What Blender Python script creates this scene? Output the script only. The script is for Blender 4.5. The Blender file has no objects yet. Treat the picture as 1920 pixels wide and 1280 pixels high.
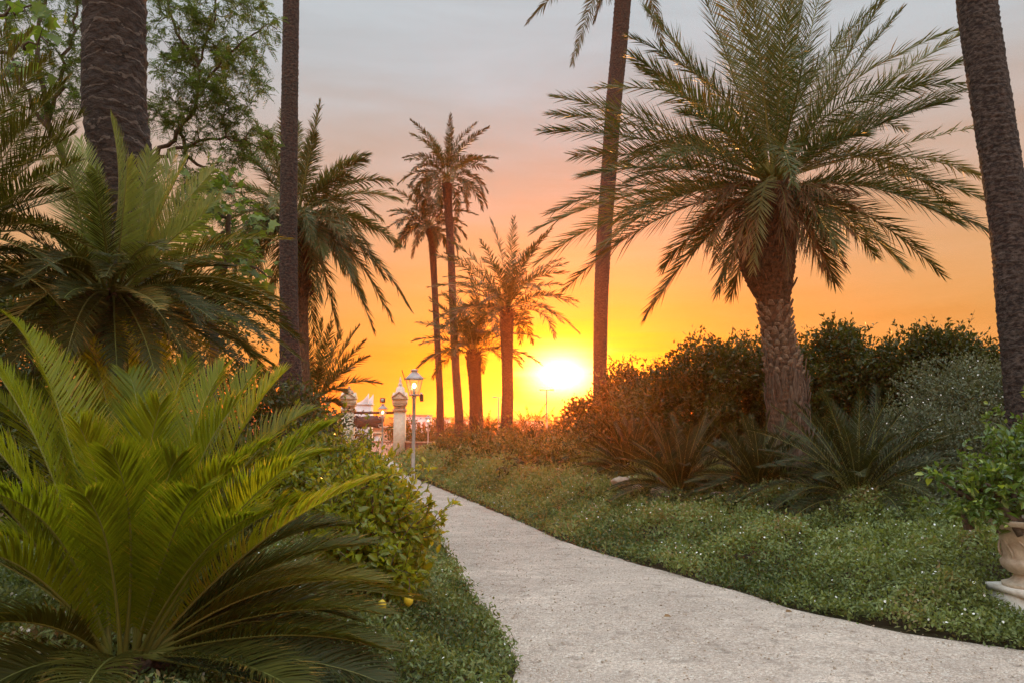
import bpy, math, random
import numpy as np
from mathutils import Vector, Matrix, noise as mnoise

random.seed(7)
RNG = np.random.default_rng(11)
sc = bpy.context.scene
COL = sc.collection
R = math.radians
HAZE = 0.0011

# ------------------------------------------------------------------ camera
F = 1440.0                      # focal length in pixels of the 1920 wide photograph
PITCH = math.atan((785 - 640) / F)
CAMZ = 1.6
cam_d = bpy.data.cameras.new('camera')
cam_d.lens = 27.0
cam_d.sensor_width = 36.0
cam_d.clip_start = 0.05
cam_d.clip_end = 6000
cam = bpy.data.objects.new('camera', cam_d)
cam.location = (0, 0, CAMZ)
cam.rotation_euler = (math.pi / 2 + PITCH, 0, 0)
COL.objects.link(cam)
sc.camera = cam


def ray(px, py):
    u, v = (px - 960) / F, (640 - py) / F
    c, s = math.cos(PITCH), math.sin(PITCH)
    return (u, c - v * s, s + v * c)


def W(px, py, d):
    r = ray(px, py)
    k = d / r[1]
    return np.array([r[0] * k, d, CAMZ + r[2] * k])


def lin(c):
    return tuple(((x / 255) / 12.92 if x / 255 <= 0.04045 else ((x / 255 + 0.055) / 1.055) ** 2.4) for x in c)


# ------------------------------------------------------------------ sky and sun
SUN = np.array(ray(1052, 704)); SUN /= np.linalg.norm(SUN)
SUN_EL = math.asin(SUN[2]); SUN_AZ = math.atan2(SUN[0], SUN[1])
world = bpy.data.worlds.new('World')
sc.world = world
world.use_nodes = True
nt = world.node_tree
nt.nodes.clear()


def N(t, **kw):
    n = nt.nodes.new(t)
    for k, v in kw.items():
        setattr(n, k, v)
    return n


def M(op, a, b=None, c=None, clamp=False):
    n = N('ShaderNodeMath', operation=op)
    n.use_clamp = clamp
    for i, x in enumerate((a, b, c)):
        if x is None: continue
        if isinstance(x, (int, float)): n.inputs[i].default_value = x
        else: nt.links.new(x, n.inputs[i])
    return n.outputs[0]


tc = N('ShaderNodeTexCoord')
nrm = N('ShaderNodeVectorMath', operation='NORMALIZE')
nt.links.new(tc.outputs['Generated'], nrm.inputs[0])
sep = N('ShaderNodeSeparateXYZ'); nt.links.new(nrm.outputs[0], sep.inputs[0])
X, Y, Z = sep.outputs
# thin cloud streaks
mp = N('ShaderNodeMapping'); mp.inputs['Scale'].default_value = (2.2, 2.2, 13)
mp.inputs['Rotation'].default_value = (0, R(4), 0)
nt.links.new(nrm.outputs[0], mp.inputs[0])
nz = N('ShaderNodeTexNoise'); nz.inputs['Scale'].default_value = 1.7; nz.inputs['Detail'].default_value = 6
nz.inputs['Roughness'].default_value = 0.55; nz.inputs['Distortion'].default_value = 0.4
nt.links.new(mp.outputs[0], nz.inputs[0])
mp2 = N('ShaderNodeMapping'); mp2.inputs['Scale'].default_value = (3, 3, 60)
nt.links.new(nrm.outputs[0], mp2.inputs[0])
nz2 = N('ShaderNodeTexNoise'); nz2.inputs['Scale'].default_value = 1.6; nz2.inputs['Detail'].default_value = 4
nt.links.new(mp2.outputs[0], nz2.inputs[0])
cl = M('SUBTRACT', nz.outputs[0], 0.5)
st = M('SUBTRACT', nz2.outputs[0], 0.5)
zz = M('ADD', Z, M('MULTIPLY', cl, 0.10))
ramp = N('ShaderNodeValToRGB')
nt.links.new(M('MULTIPLY', zz, 2.0, clamp=True), ramp.inputs[0])
stops = [(0.0, (232, 150, 74)), (0.10, (236, 164, 82)), (0.22, (236, 174, 100)), (0.34, (231, 178, 120)), (0.45, (224, 179, 136)),
         (0.57, (211, 181, 158)), (0.68, (201, 187, 177)), (0.77, (196, 193, 190)), (0.85, (193, 201, 205))]
cr = ramp.color_ramp
cr.interpolation = 'B_SPLINE'
while len(cr.elements) > 1: cr.elements.remove(cr.elements[0])
cr.elements[0].position = 0; cr.elements[0].color = (*lin(stops[0][1]), 1)
for p, c in stops[1:]:
    e = cr.elements.new(p); e.color = (*lin(c), 1)
e = cr.elements.new(1.0); e.color = (*lin((194, 206, 212)), 1)
# glow of the low sun, wider than it is high
def vdot(vecout, s):
    n = N('ShaderNodeVectorMath', operation='DOT_PRODUCT')
    nt.links.new(vecout, n.inputs[0]); n.inputs[1].default_value = s
    return n.outputs['Value']
dx = M('SUBTRACT', X, float(SUN[0])); dz = M('SUBTRACT', Z, float(SUN[2]))
dyy = M('SUBTRACT', Y, float(SUN[1]))
def glow(sx, sz):
    a = M('MULTIPLY', dx, 1 / sx); b = M('MULTIPLY', dz, 1 / sz); c = M('MULTIPLY', dyy, 1 / sx)
    r2 = M('ADD', M('ADD', M('MULTIPLY', a, a), M('MULTIPLY', b, b)), M('MULTIPLY', c, c))
    return r2
streak = M('MAXIMUM', M('ADD', 1.0, M('MULTIPLY', st, 5.5)), 0.15)
g1 = M('MULTIPLY', M('EXPONENT', M('MULTIPLY', M('POWER', glow(0.036, 0.023), 0.85), -1.0)), 9.0)
g2 = M('MULTIPLY', M('EXPONENT', M('MULTIPLY', M('POWER', glow(0.105, 0.046), 0.8), -1.0)), 0.75)
g2 = M('MULTIPLY', g2, streak)
g3 = M('MULTIPLY', M('EXPONENT', M('MULTIPLY', M('POWER', glow(0.26, 0.09), 0.6), -1.0)), 1.0)


def colscale(fac, col):
    n = N('ShaderNodeVectorMath', operation='SCALE')
    n.inputs[0].default_value = col
    nt.links.new(fac, n.inputs['Scale'])
    return n.outputs[0]


def vadd(a, b):
    n = N('ShaderNodeVectorMath', operation='ADD')
    nt.links.new(a, n.inputs[0]); nt.links.new(b, n.inputs[1])
    return n.outputs[0]


base = N('ShaderNodeVectorMath', operation='SCALE')
nt.links.new(ramp.outputs[0], base.inputs[0])
# clouds vary the brightness a little; extra brightness added overhead and behind, out of view, lights the foreground
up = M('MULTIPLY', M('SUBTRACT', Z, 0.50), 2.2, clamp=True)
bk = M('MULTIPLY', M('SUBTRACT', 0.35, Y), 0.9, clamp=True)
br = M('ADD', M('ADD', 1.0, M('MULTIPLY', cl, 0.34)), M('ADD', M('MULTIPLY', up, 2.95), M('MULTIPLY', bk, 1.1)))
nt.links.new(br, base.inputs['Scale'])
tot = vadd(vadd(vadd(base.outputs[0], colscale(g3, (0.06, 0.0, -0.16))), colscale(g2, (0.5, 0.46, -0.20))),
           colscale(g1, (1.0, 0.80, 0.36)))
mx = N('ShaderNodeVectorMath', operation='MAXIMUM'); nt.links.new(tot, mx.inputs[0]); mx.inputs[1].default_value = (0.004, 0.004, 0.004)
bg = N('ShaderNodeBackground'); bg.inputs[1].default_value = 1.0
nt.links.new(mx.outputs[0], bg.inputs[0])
sky = N('ShaderNodeTexSky', sky_type='NISHITA', sun_disc=False)
sky.sun_elevation = SUN_EL; sky.sun_rotation = SUN_AZ; sky.altitude = 20
bg2 = N('ShaderNodeBackground'); bg2.inputs[1].default_value = 0.05
nt.links.new(sky.outputs[0], bg2.inputs[0])
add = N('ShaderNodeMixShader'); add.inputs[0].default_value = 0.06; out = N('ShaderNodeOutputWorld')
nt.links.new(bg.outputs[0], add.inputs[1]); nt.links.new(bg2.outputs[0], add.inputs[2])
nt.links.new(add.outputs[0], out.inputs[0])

sl = bpy.data.lights.new('sun', 'SUN'); sl.energy = 4.6; sl.angle = R(1.0); sl.color = (1.0, 0.42, 0.09)
so = bpy.data.objects.new('sun', sl)
so.rotation_euler = Vector(SUN).to_track_quat('Z', 'Y').to_euler()
so.location = (0, 0, 30)
COL.objects.link(so)
sc.view_settings.view_transform = 'Standard'
sc.view_settings.look = 'None'
sc.view_settings.exposure = 0.0
sc.view_settings.gamma = 1
sc.cycles.use_denoising = True
sc.cycles.max_bounces = 8
sc.cycles.transparent_max_bounces = 12
sc.cycles.sample_clamp_indirect = 4.0


# ------------------------------------------------------------------ materials
def mat(name):
    m = bpy.data.materials.new(name); m.use_nodes = True
    t = m.node_tree
    p = t.nodes['Principled BSDF']
    return m, t, p


def mixcol(t, fac, a, b):
    n = t.nodes.new('ShaderNodeMix'); n.data_type = 'RGBA'
    for idx, v in ((0, fac), (6, a), (7, b)):
        if isinstance(v, (int, float)): n.inputs[idx].default_value = v
        elif isinstance(v, tuple): n.inputs[idx].default_value = (*v[:3], 1)
        else: t.links.new(v, n.inputs[idx])
    return n.outputs[2]


def noise_tex(t, scale, detail=4, rough=0.6, coord='Object', sc3=None):
    tcn = t.nodes.new('ShaderNodeTexCoord')
    n = t.nodes.new('ShaderNodeTexNoise')
    n.inputs['Scale'].default_value = scale; n.inputs['Detail'].default_value = detail; n.inputs['Roughness'].default_value = rough
    if sc3:
        mpn = t.nodes.new('ShaderNodeMapping'); mpn.inputs['Scale'].default_value = sc3
        t.links.new(tcn.outputs[coord], mpn.inputs[0]); t.links.new(mpn.outputs[0], n.inputs[0])
    else:
        t.links.new(tcn.outputs[coord], n.inputs[0])
    return n.outputs[0]


def rampf(t, v, a, b):
    n = t.nodes.new('ShaderNodeMapRange'); n.inputs[1].default_value = a; n.inputs[2].default_value = b
    t.links.new(v, n.inputs[0])
    return n.outputs[0]


def leafmat(name, a, b, transl=0.35, rough=0.45, c=None, spec=0.4):
    """a..b mixed by the per leaf value 'rnd' (a dead or fresh leaf c at its top end)"""
    m, t, p = mat(name)
    at = t.nodes.new('ShaderNodeAttribute'); at.attribute_name = 'rnd'
    colr = mixcol(t, at.outputs['Fac'], a, b)
    if c:
        colr = mixcol(t, rampf(t, at.outputs['Fac'], 0.86, 0.97), colr, c)
    oi = t.nodes.new('ShaderNodeObjectInfo')
    hs = t.nodes.new('ShaderNodeHueSaturation')
    mr = t.nodes.new('ShaderNodeMapRange'); mr.inputs[3].default_value = 0.8; mr.inputs[4].default_value = 1.2
    t.links.new(oi.outputs['Random'], mr.inputs[0]); t.links.new(mr.outputs[0], hs.inputs['Value'])
    t.links.new(colr, hs.inputs['Color'])
    t.links.new(hs.outputs[0], p.inputs['Base Color'])
    p.inputs['Roughness'].default_value = rough
    p.inputs['Specular IOR Level'].default_value = spec
    tr = t.nodes.new('ShaderNodeBsdfTranslucent')
    g = t.nodes.new('ShaderNodeMix'); g.data_type = 'RGBA'; g.blend_type = 'MULTIPLY'; g.inputs[0].default_value = 1
    t.links.new(hs.outputs[0], g.inputs[6]); g.inputs[7].default_value = (1.5, 1.35, 0.5, 1)
    t.links.new(g.outputs[2], tr.inputs[0])
    ms = t.nodes.new('ShaderNodeMixShader'); ms.inputs[0].default_value = transl
    t.links.new(p.outputs[0], ms.inputs[1]); t.links.new(tr.outputs[0], ms.inputs[2])
    t.links.new(ms.outputs[0], t.nodes['Material Output'].inputs[0])
    return m


def bumpmat(name, a, b, scale=20, bump=0.5, dist=0.02, rough=0.85, sc3=None, lo=0.35, hi=0.65, detail=6):
    m, t, p = mat(name)
    nn = noise_tex(t, scale, detail, 0.65, sc3=sc3)
    t.links.new(mixcol(t, rampf(t, nn, lo, hi), a, b), p.inputs['Base Color'])
    p.inputs['Roughness'].default_value = rough
    if bump:
        bn = t.nodes.new('ShaderNodeBump'); bn.inputs['Strength'].default_value = bump; bn.inputs['Distance'].default_value = dist
        t.links.new(nn, bn.inputs['Height']); t.links.new(bn.outputs[0], p.inputs['Normal'])
    return m


MT = {}
MT['cycad'] = leafmat('cycad_leaf', (0.105, 0.140, 0.010), (0.32, 0.34, 0.018), 0.52, 0.42, c=(0.36, 0.27, 0.04), spec=0.25)
MT['cycad_new'] = leafmat('cycad_new_leaf', (0.12, 0.165, 0.035), (0.26, 0.30, 0.09), 0.42, 0.5)
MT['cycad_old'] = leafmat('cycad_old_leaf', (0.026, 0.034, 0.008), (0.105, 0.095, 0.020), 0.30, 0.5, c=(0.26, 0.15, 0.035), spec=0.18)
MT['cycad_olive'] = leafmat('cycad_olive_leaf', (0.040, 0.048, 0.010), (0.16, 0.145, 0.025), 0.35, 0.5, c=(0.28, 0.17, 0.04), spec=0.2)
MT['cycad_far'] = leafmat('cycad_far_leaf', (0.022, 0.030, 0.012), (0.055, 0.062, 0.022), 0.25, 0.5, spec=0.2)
MT['rachis'] = leafmat('frond_rachis', (0.16, 0.17, 0.035), (0.30, 0.25, 0.08), 0.1, 0.45)
MT['palm'] = leafmat('palm_leaf', (0.050, 0.070, 0.022), (0.130, 0.150, 0.055), 0.25, 0.45, c=(0.22, 0.15, 0.06), spec=0.22)
MT['palm_pale'] = leafmat('palm_leaf_pale', (0.20, 0.23, 0.09), (0.30, 0.31, 0.14), 0.3, 0.5)
MT['palm_dead'] = leafmat('dead_palm_leaf', (0.10, 0.055, 0.026), (0.22, 0.13, 0.06), 0.12, 0.8)
MT['palm_dark'] = leafmat('palm_leaf_dark', (0.030, 0.045, 0.016), (0.085, 0.10, 0.035), 0.22, 0.42)
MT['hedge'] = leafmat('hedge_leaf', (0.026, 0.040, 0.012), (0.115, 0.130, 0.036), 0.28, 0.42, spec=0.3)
MT['hedge_grey'] = leafmat('grey_bush_leaf', (0.055, 0.070, 0.038), (0.17, 0.19, 0.11), 0.2, 0.5)
MT['lemon_leaf'] = leafmat('lemon_leaf', (0.085, 0.12, 0.014), (0.30, 0.33, 0.03), 0.52, 0.28, c=(0.32, 0.34, 0.03), spec=0.6)
MT['urn_leaf'] = leafmat('urn_shrub_leaf', (0.055, 0.11, 0.022), (0.17, 0.26, 0.05), 0.35, 0.3, c=(0.34, 0.42, 0.07), spec=0.6)
MT['maple'] = leafmat('plane_leaf', (0.08, 0.14, 0.03), (0.22, 0.32, 0.07), 0.45, 0.5)
MT['feather'] = leafmat('feathery_leaf', (0.045, 0.085, 0.026), (0.16, 0.23, 0.07), 0.35, 0.5)
MT['cover'] = leafmat('ground_cover_leaf', (0.078, 0.105, 0.032), (0.29, 0.35, 0.12), 0.35, 0.5, c=(0.27, 0.20, 0.09))
m_, t_, p_ = mat('flower'); p_.inputs['Base Color'].default_value = (0.85, 0.84, 0.80, 1); p_.inputs['Roughness'].default_value = 0.6
MT['flower'] = m_
m_, t_, p_ = mat('lemon_skin')
nn_ = noise_tex(t_, 90, 2)
t_.links.new(mixcol(t_, nn_, (0.62, 0.42, 0.02), (0.75, 0.55, 0.04)), p_.inputs['Base Color']); p_.inputs['Roughness'].default_value = 0.4
bn_ = t_.nodes.new('ShaderNodeBump'); bn_.inputs['Strength'].default_value = 0.3; bn_.inputs['Distance'].default_value = 0.003
t_.links.new(nn_, bn_.inputs['Height']); t_.links.new(bn_.outputs[0], p_.inputs['Normal'])
MT['lemon_skin'] = m_
MT['bark'] = bumpmat('palm_bark', (0.012, 0.008, 0.007), (0.10, 0.072, 0.056), 6, 1.0, 0.05, 0.9, lo=0.4, hi=0.68, sc3=(3, 3, 5))
m_, t_, p_ = mat('ringed_bark')
nn_ = noise_tex(t_, 5, 6, 0.65, sc3=(3, 3, 5)); n2_ = noise_tex(t_, 2.2, 3, 0.5)
tcn = t_.nodes.new('ShaderNodeTexCoord'); sx_ = t_.nodes.new('ShaderNodeSeparateXYZ'); t_.links.new(tcn.outputs['Object'], sx_.inputs[0])
def mm(op, a, b_):
    n_ = t_.nodes.new('ShaderNodeMath'); n_.operation = op
    for i_, v_ in enumerate((a, b_)):
        if isinstance(v_, (int, float)): n_.inputs[i_].default_value = v_
        elif v_ is not None: t_.links.new(v_, n_.inputs[i_])
    return n_.outputs[0]
q_ = mm('FRACT', mm('ADD', mm('DIVIDE', sx_.outputs[2], 0.17), mm('MULTIPLY', n2_, 3.2)), None)
ed_ = mm('MULTIPLY', mm('GREATER_THAN', q_, 0.86), mm('GREATER_THAN', nn_, 0.44))
c_ = mixcol(t_, rampf(t_, nn_, 0.35, 0.65), (0.016, 0.011, 0.009), (0.065, 0.046, 0.037))
t_.links.new(mixcol(t_, mm('MULTIPLY', ed_, 0.75), c_, (0.17, 0.135, 0.115)), p_.inputs['Base Color']); p_.inputs['Roughness'].default_value = 0.95
bn_ = t_.nodes.new('ShaderNodeBump'); bn_.inputs['Strength'].default_value = 1.0; bn_.inputs['Distance'].default_value = 0.05
t_.links.new(mm('ADD', mm('MULTIPLY', q_, 0.8), nn_), bn_.inputs['Height']); t_.links.new(bn_.outputs[0], p_.inputs['Normal'])
MT['bark_ringed'] = m_
MT['bark_pale'] = bumpmat('palm_bark_pale', (0.014, 0.010, 0.009), (0.13, 0.10, 0.085), 7, 1.0, 0.05, 0.9, lo=0.42, hi=0.68, sc3=(2.5, 2.5, 4))
MT['bark_warm'] = bumpmat('palm_boots', (0.035, 0.020, 0.011), (0.16, 0.095, 0.055), 9, 0.8, 0.03, 0.9, sc3=(3, 3, 1))
MT['boot_cut'] = bumpmat('cut_leaf_boots', (0.10, 0.062, 0.040), (0.36, 0.25, 0.17), 14, 0.7, 0.02, 0.9, sc3=(2, 2, 2))
MT['bark_skirt'] = bumpmat('palm_leaf_bases', (0.05, 0.030, 0.020), (0.20, 0.13, 0.085), 9, 0.8, 0.03, 0.9, sc3=(4, 4, 0.8))
MT['twig'] = bumpmat('twig_bark', (0.04, 0.028, 0.018), (0.12, 0.085, 0.055), 30, 0.4, 0.01)
MT['caudex'] = bumpmat('cycad_caudex', (0.05, 0.03, 0.02), (0.20, 0.10, 0.06), 25, 0.9, 0.03)
MT['soil'] = bumpmat('soil', (0.050, 0.035, 0.022), (0.12, 0.085, 0.055), 12, 0.8, 0.05)
MT['rock'] = bumpmat('rock_face', (0.30, 0.22, 0.15), (0.62, 0.50, 0.38), 7, 0.8, 0.03)
MT['terracotta'] = bumpmat('weathered_terracotta', (0.32, 0.25, 0.18), (0.62, 0.53, 0.42), 14, 0.5, 0.008, lo=0.3, hi=0.7)
MT['plinth'] = bumpmat('limewashed_stone', (0.52, 0.46, 0.38), (0.75, 0.71, 0.64), 11, 0.4, 0.006, lo=0.3, hi=0.6)
MT['metal'] = bumpmat('white_painted_metal', (0.46, 0.44, 0.42), (0.62, 0.60, 0.58), 16, 0.1, 0.002, 0.42)
MT['lantern'] = bumpmat('grey_painted_metal', (0.30, 0.26, 0.24), (0.55, 0.50, 0.48), 22, 0.1, 0.002, 0.45)
MT['dark'] = bumpmat('dark_metal', (0.030, 0.020, 0.016), (0.075, 0.050, 0.040), 25, 0.2, 0.003, 0.6)
MT['cream'] = bumpmat('cream_render', (0.48, 0.44, 0.33), (0.66, 0.61, 0.49), 3, 0.2, 0.01, 0.85)
MT['trim'] = bumpmat('ochre_trim', (0.30, 0.21, 0.13), (0.48, 0.36, 0.25), 6, 0.2, 0.01, 0.85)
MT['whitewall'] = bumpmat('white_render', (0.62, 0.60, 0.60), (0.80, 0.78, 0.78), 1.5, 0.15, 0.01, 0.85)
MT['darkwall'] = bumpmat('dark_render', (0.075, 0.050, 0.035), (0.14, 0.10, 0.075), 3, 0.3, 0.02, 0.9)
MT['window'] = bumpmat('window_glass', (0.05, 0.05, 0.06), (0.12, 0.12, 0.13), 2, 0, 0, 0.2)
# brick
m_, t_, p_ = mat('orange_brick')
tcn = t_.nodes.new('ShaderNodeTexCoord'); bk_ = t_.nodes.new('ShaderNodeTexBrick')
mpn = t_.nodes.new('ShaderNodeMapping'); mpn.inputs['Rotation'].default_value = (R(90), 0, 0)
t_.links.new(tcn.outputs['Object'], mpn.inputs[0]); t_.links.new(mpn.outputs[0], bk_.inputs[0])
bk_.inputs['Scale'].default_value = 2.0
bk_.inputs['Color1'].default_value = (0.42, 0.19, 0.10, 1); bk_.inputs['Color2'].default_value = (0.52, 0.27, 0.15, 1)
bk_.inputs['Mortar'].default_value = (0.45, 0.36, 0.28, 1)
t_.links.new(bk_.outputs[0], p_.inputs['Base Color']); p_.inputs['Roughness'].default_value = 0.9
MT['brick'] = m_
MT['tile'] = bumpmat('roof_tile', (0.36, 0.13, 0.07), (0.62, 0.29, 0.18), 4, 0.3, 0.02, 0.8)
# glass
m_, t_, p_ = mat('lantern_glass')
tr_ = t_.nodes.new('ShaderNodeBsdfTransparent'); gl_ = t_.nodes.new('ShaderNodeBsdfGlossy'); gl_.inputs['Roughness'].default_value = 0.08
df_ = t_.nodes.new('ShaderNodeBsdfTranslucent'); df_.inputs[0].default_value = (0.8, 0.75, 0.65, 1)
ms_ = t_.nodes.new('ShaderNodeMixShader'); ms_.inputs[0].default_value = 0.10
ms2_ = t_.nodes.new('ShaderNodeMixShader'); ms2_.inputs[0].default_value = 0.14
t_.links.new(tr_.outputs[0], ms_.inputs[1]); t_.links.new(gl_.outputs[0], ms_.inputs[2])
t_.links.new(ms_.outputs[0], ms2_.inputs[1]); t_.links.new(df_.outputs[0], ms2_.inputs[2])
t_.links.new(ms2_.outputs[0], t_.nodes['Material Output'].inputs[0])
MT['glass'] = m_
m_, t_, p_ = mat('lit_bulb')
p_.inputs['Base Color'].default_value = (1, 0.85, 0.5, 1)
p_.inputs['Emission Color'].default_value = (1.0, 0.80, 0.42, 1); p_.inputs['Emission Strength'].default_value = 14
MT['bulb'] = m_
# ground sheet
m_, t_, p_ = mat('ground_earth')
n1 = noise_tex(t_, 0.9, 6); n2 = noise_tex(t_, 14, 8, 0.7)
c1 = mixcol(t_, rampf(t_, n2, 0.35, 0.65), (0.050, 0.036, 0.022), (0.115, 0.085, 0.055))
c2 = mixcol(t_, rampf(t_, n1, 0.45, 0.6), c1, (0.055, 0.065, 0.028))
t_.links.new(c2, p_.inputs['Base Color']); p_.inputs['Roughness'].default_value = 1.0; p_.inputs['Specular IOR Level'].default_value = 0.05
bn_ = t_.nodes.new('ShaderNodeBump'); bn_.inputs['Strength'].default_value = 0.8; bn_.inputs['Distance'].default_value = 0.06
t_.links.new(n2, bn_.inputs['Height']); t_.links.new(bn_.outputs[0], p_.inputs['Normal'])
MT['ground'] = m_
# gravel
m_, t_, p_ = mat('gravel')
tcn = t_.nodes.new('ShaderNodeTexCoord')
vo = t_.nodes.new('ShaderNodeTexVoronoi'); vo.inputs['Scale'].default_value = 72
t_.links.new(tcn.outputs['Object'], vo.inputs[0])
sp = t_.nodes.new('ShaderNodeSeparateColor'); t_.links.new(vo.outputs['Color'], sp.inputs[0])
vo2 = t_.nodes.new('ShaderNodeTexVoronoi'); vo2.inputs['Scale'].default_value = 120; t_.links.new(tcn.outputs['Object'], vo2.inputs[0])
sp2 = t_.nodes.new('ShaderNodeSeparateColor'); t_.links.new(vo2.outputs['Color'], sp2.inputs[0])
grain = mixcol(t_, sp.outputs[0], (0.16, 0.115, 0.085), (0.84, 0.68, 0.56))
grain = mixcol(t_, 0.4, grain, mixcol(t_, sp2.outputs[0], (0.12, 0.085, 0.06), (0.86, 0.70, 0.58)))
pale = mixcol(t_, rampf(t_, sp.outputs[1], 0.80, 0.95), grain, (0.78, 0.72, 0.64))
n1 = noise_tex(t_, 1.1, 5, 0.6); n2 = noise_tex(t_, 190, 3, 0.7); n3 = noise_tex(t_, 6, 7, 0.72)
patch = mixcol(t_, rampf(t_, n1, 0.38, 0.66), (0.40, 0.312, 0.262), (0.82, 0.67, 0.57))
c2 = mixcol(t_, 0.35, pale, patch)
n4 = noise_tex(t_, 2.6, 6, 0.6, sc3=(1, 2.2, 1))
c2 = mixcol(t_, rampf(t_, n4, 0.42, 0.62), c2, mixcol(t_, 0.5, c2, (0.44, 0.355, 0.30)))
c3 = mixcol(t_, rampf(t_, n3, 0.55, 0.70), c2, (0.26, 0.205, 0.165))
t_.links.new(c3, p_.inputs['Base Color']); p_.inputs['Roughness'].default_value = 1.0; p_.inputs['Specular IOR Level'].default_value = 0.15
bn_ = t_.nodes.new('ShaderNodeBump'); bn_.inputs['Strength'].default_value = 1.0; bn_.inputs['Distance'].default_value = 0.012
t_.links.new(vo.outputs['Distance'], bn_.inputs['Height']); bn_.invert = True
bn2 = t_.nodes.new('ShaderNodeBump'); bn2.inputs['Strength'].default_value = 0.7; bn2.inputs['Distance'].default_value = 0.03
t_.links.new(n3, bn2.inputs['Height']); t_.links.new(bn_.outputs[0], bn2.inputs['Normal'])
t_.links.new(bn2.outputs[0], p_.inputs['Normal'])
MT['gravel'] = m_


# ------------------------------------------------------------------ mesh buffer
class Buf:
    def __init__(self):
        self.V = []; self.Q = []; self.T = []; self.qm = []; self.tm = []; self.qr = []; self.tr = []
        self.n = 0; self.mats = []

    def mi(self, m):
        if m not in self.mats: self.mats.append(m)
        return self.mats.index(m)

    def add(self, V, Q=None, T=None, m='soil', rnd=0.5):
        V = np.asarray(V, float).reshape(-1, 3); k = self.mi(m)
        for src, dst, dm, dr, w in ((Q, self.Q, self.qm, self.qr, 4), (T, self.T, self.tm, self.tr, 3)):
            if src is None or len(src) == 0: continue
            a = np.asarray(src, np.int64).reshape(-1, w)
            dst.append(a + self.n); dm.append(np.full(len(a), k))
            r = np.broadcast_to(np.asarray(rnd, float), (len(a),)) if np.ndim(rnd) == 0 else np.repeat(rnd, len(a) // len(rnd))
            dr.append(r)
        self.V.append(V); self.n += len(V)

    def build(self, name, parent=None, origin=None, smooth=False):
        V = np.concatenate(self.V)
        if parent is not None: origin = parent['_o']
        if origin is not None: V = V - np.array(origin)
        Q = np.concatenate(self.Q) if self.Q else np.zeros((0, 4), int)
        T = np.concatenate(self.T) if self.T else np.zeros((0, 3), int)
        me = bpy.data.meshes.new(name)
        me.vertices.add(len(V)); me.vertices.foreach_set('co', V.astype(np.float32).ravel())
        nl = len(Q) * 4 + len(T) * 3
        me.loops.add(nl); me.loops.foreach_set('vertex_index', np.concatenate([Q.ravel(), T.ravel()]).astype(np.int32))
        me.polygons.add(len(Q) + len(T))
        ls = np.concatenate([np.arange(len(Q)) * 4, len(Q) * 4 + np.arange(len(T)) * 3]).astype(np.int32)
        me.polygons.foreach_set('loop_start', ls)
        mi = np.concatenate(self.qm + self.tm).astype(np.int32)
        me.polygons.foreach_set('material_index', mi)
        if smooth: me.polygons.foreach_set('use_smooth', np.ones(len(mi), bool))
        at = me.attributes.new('rnd', 'FLOAT', 'FACE')
        at.data.foreach_set('value', np.clip(np.concatenate(self.qr + self.tr), 0, 1).astype(np.float32))
        for m in self.mats: me.materials.append(MT[m])
        me.update(calc_edges=True); me.validate()
        o = bpy.data.objects.new(name, me)
        COL.objects.link(o)
        if parent is not None: o.parent = parent
        elif origin is not None: o.location = origin
        return o


ORIG = {}


class Root:
    pass


def tag(o, label, cat, group=None, kind=None):
    if label: o['label'] = label
    if cat: o['category'] = cat
    if group: o['group'] = group
    if kind: o['kind'] = kind
    return o


def thing(name, label, cat, loc, group=None):
    o = bpy.data.objects.new(name, None); COL.objects.link(o)
    o.location = tuple(float(v) for v in loc); o.empty_display_size = 0.2
    o['_o'] = tuple(float(v) for v in loc)
    return tag(o, label, cat, group)


def unit(v):
    v = np.asarray(v, float)
    return v / np.maximum(np.linalg.norm(v, axis=-1, keepdims=True), 1e-9)


def tube(b, pts, rad, k=6, m='twig', rnd=0.5, cap=True):
    pts = np.asarray(pts, float); n = len(pts); rad = np.broadcast_to(rad, (n,))
    T = unit(np.gradient(pts, axis=0))
    ref = np.array([0, 0, 1.0]) if abs(unit(pts[-1] - pts[0])[2]) < 0.9 else np.array([1.0, 0, 0])
    A = unit(np.cross(T, ref)); B = np.cross(A, T)
    an = np.arange(k) * 2 * math.pi / k
    V = pts[:, None] + rad[:, None, None] * (A[:, None] * np.cos(an)[None, :, None] + B[:, None] * np.sin(an)[None, :, None])
    i = np.arange(n - 1)[:, None] * k; j = np.arange(k)[None]
    j2 = (j + 1) % k
    Q = np.stack([i + j, i + j2, i + k + j2, i + k + j], -1).reshape(-1, 4)
    b.add(V.reshape(-1, 3), Q=Q, m=m, rnd=rnd)
    if cap:
        c = np.vstack([V[-1], pts[-1:]])
        b.add(c, T=[(a, (a + 1) % k, k) for a in range(k)], m=m, rnd=rnd)
        c = np.vstack([V[0], pts[:1]])
        b.add(c, T=[((a + 1) % k, a, k) for a in range(k)], m=m, rnd=rnd)


def box(b, lo, hi, m, rnd=0.5, taper=0.0, rot=None, org=None):
    lo = np.array(lo, float); hi = np.array(hi, float)
    V = np.array([(x, y, z) for z in (0, 1) for y in (0, 1) for x in (0, 1)], float)
    V = lo + V * (hi - lo)
    if taper:
        c = (lo + hi) / 2
        V[4:, :2] = c[:2] + (V[4:, :2] - c[:2]) * (1 - taper)
    if rot is not None:
        c = np.array(org if org is not None else (lo + hi) / 2); Rm = np.array(Matrix.Rotation(rot, 3, 'Z'))
        V = c + (V - c) @ Rm.T
    b.add(V, Q=[(0, 2, 3, 1), (4, 5, 7, 6), (0, 1, 5, 4), (2, 6, 7, 3), (0, 4, 6, 2), (1, 3, 7, 5)], m=m, rnd=rnd)


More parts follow.
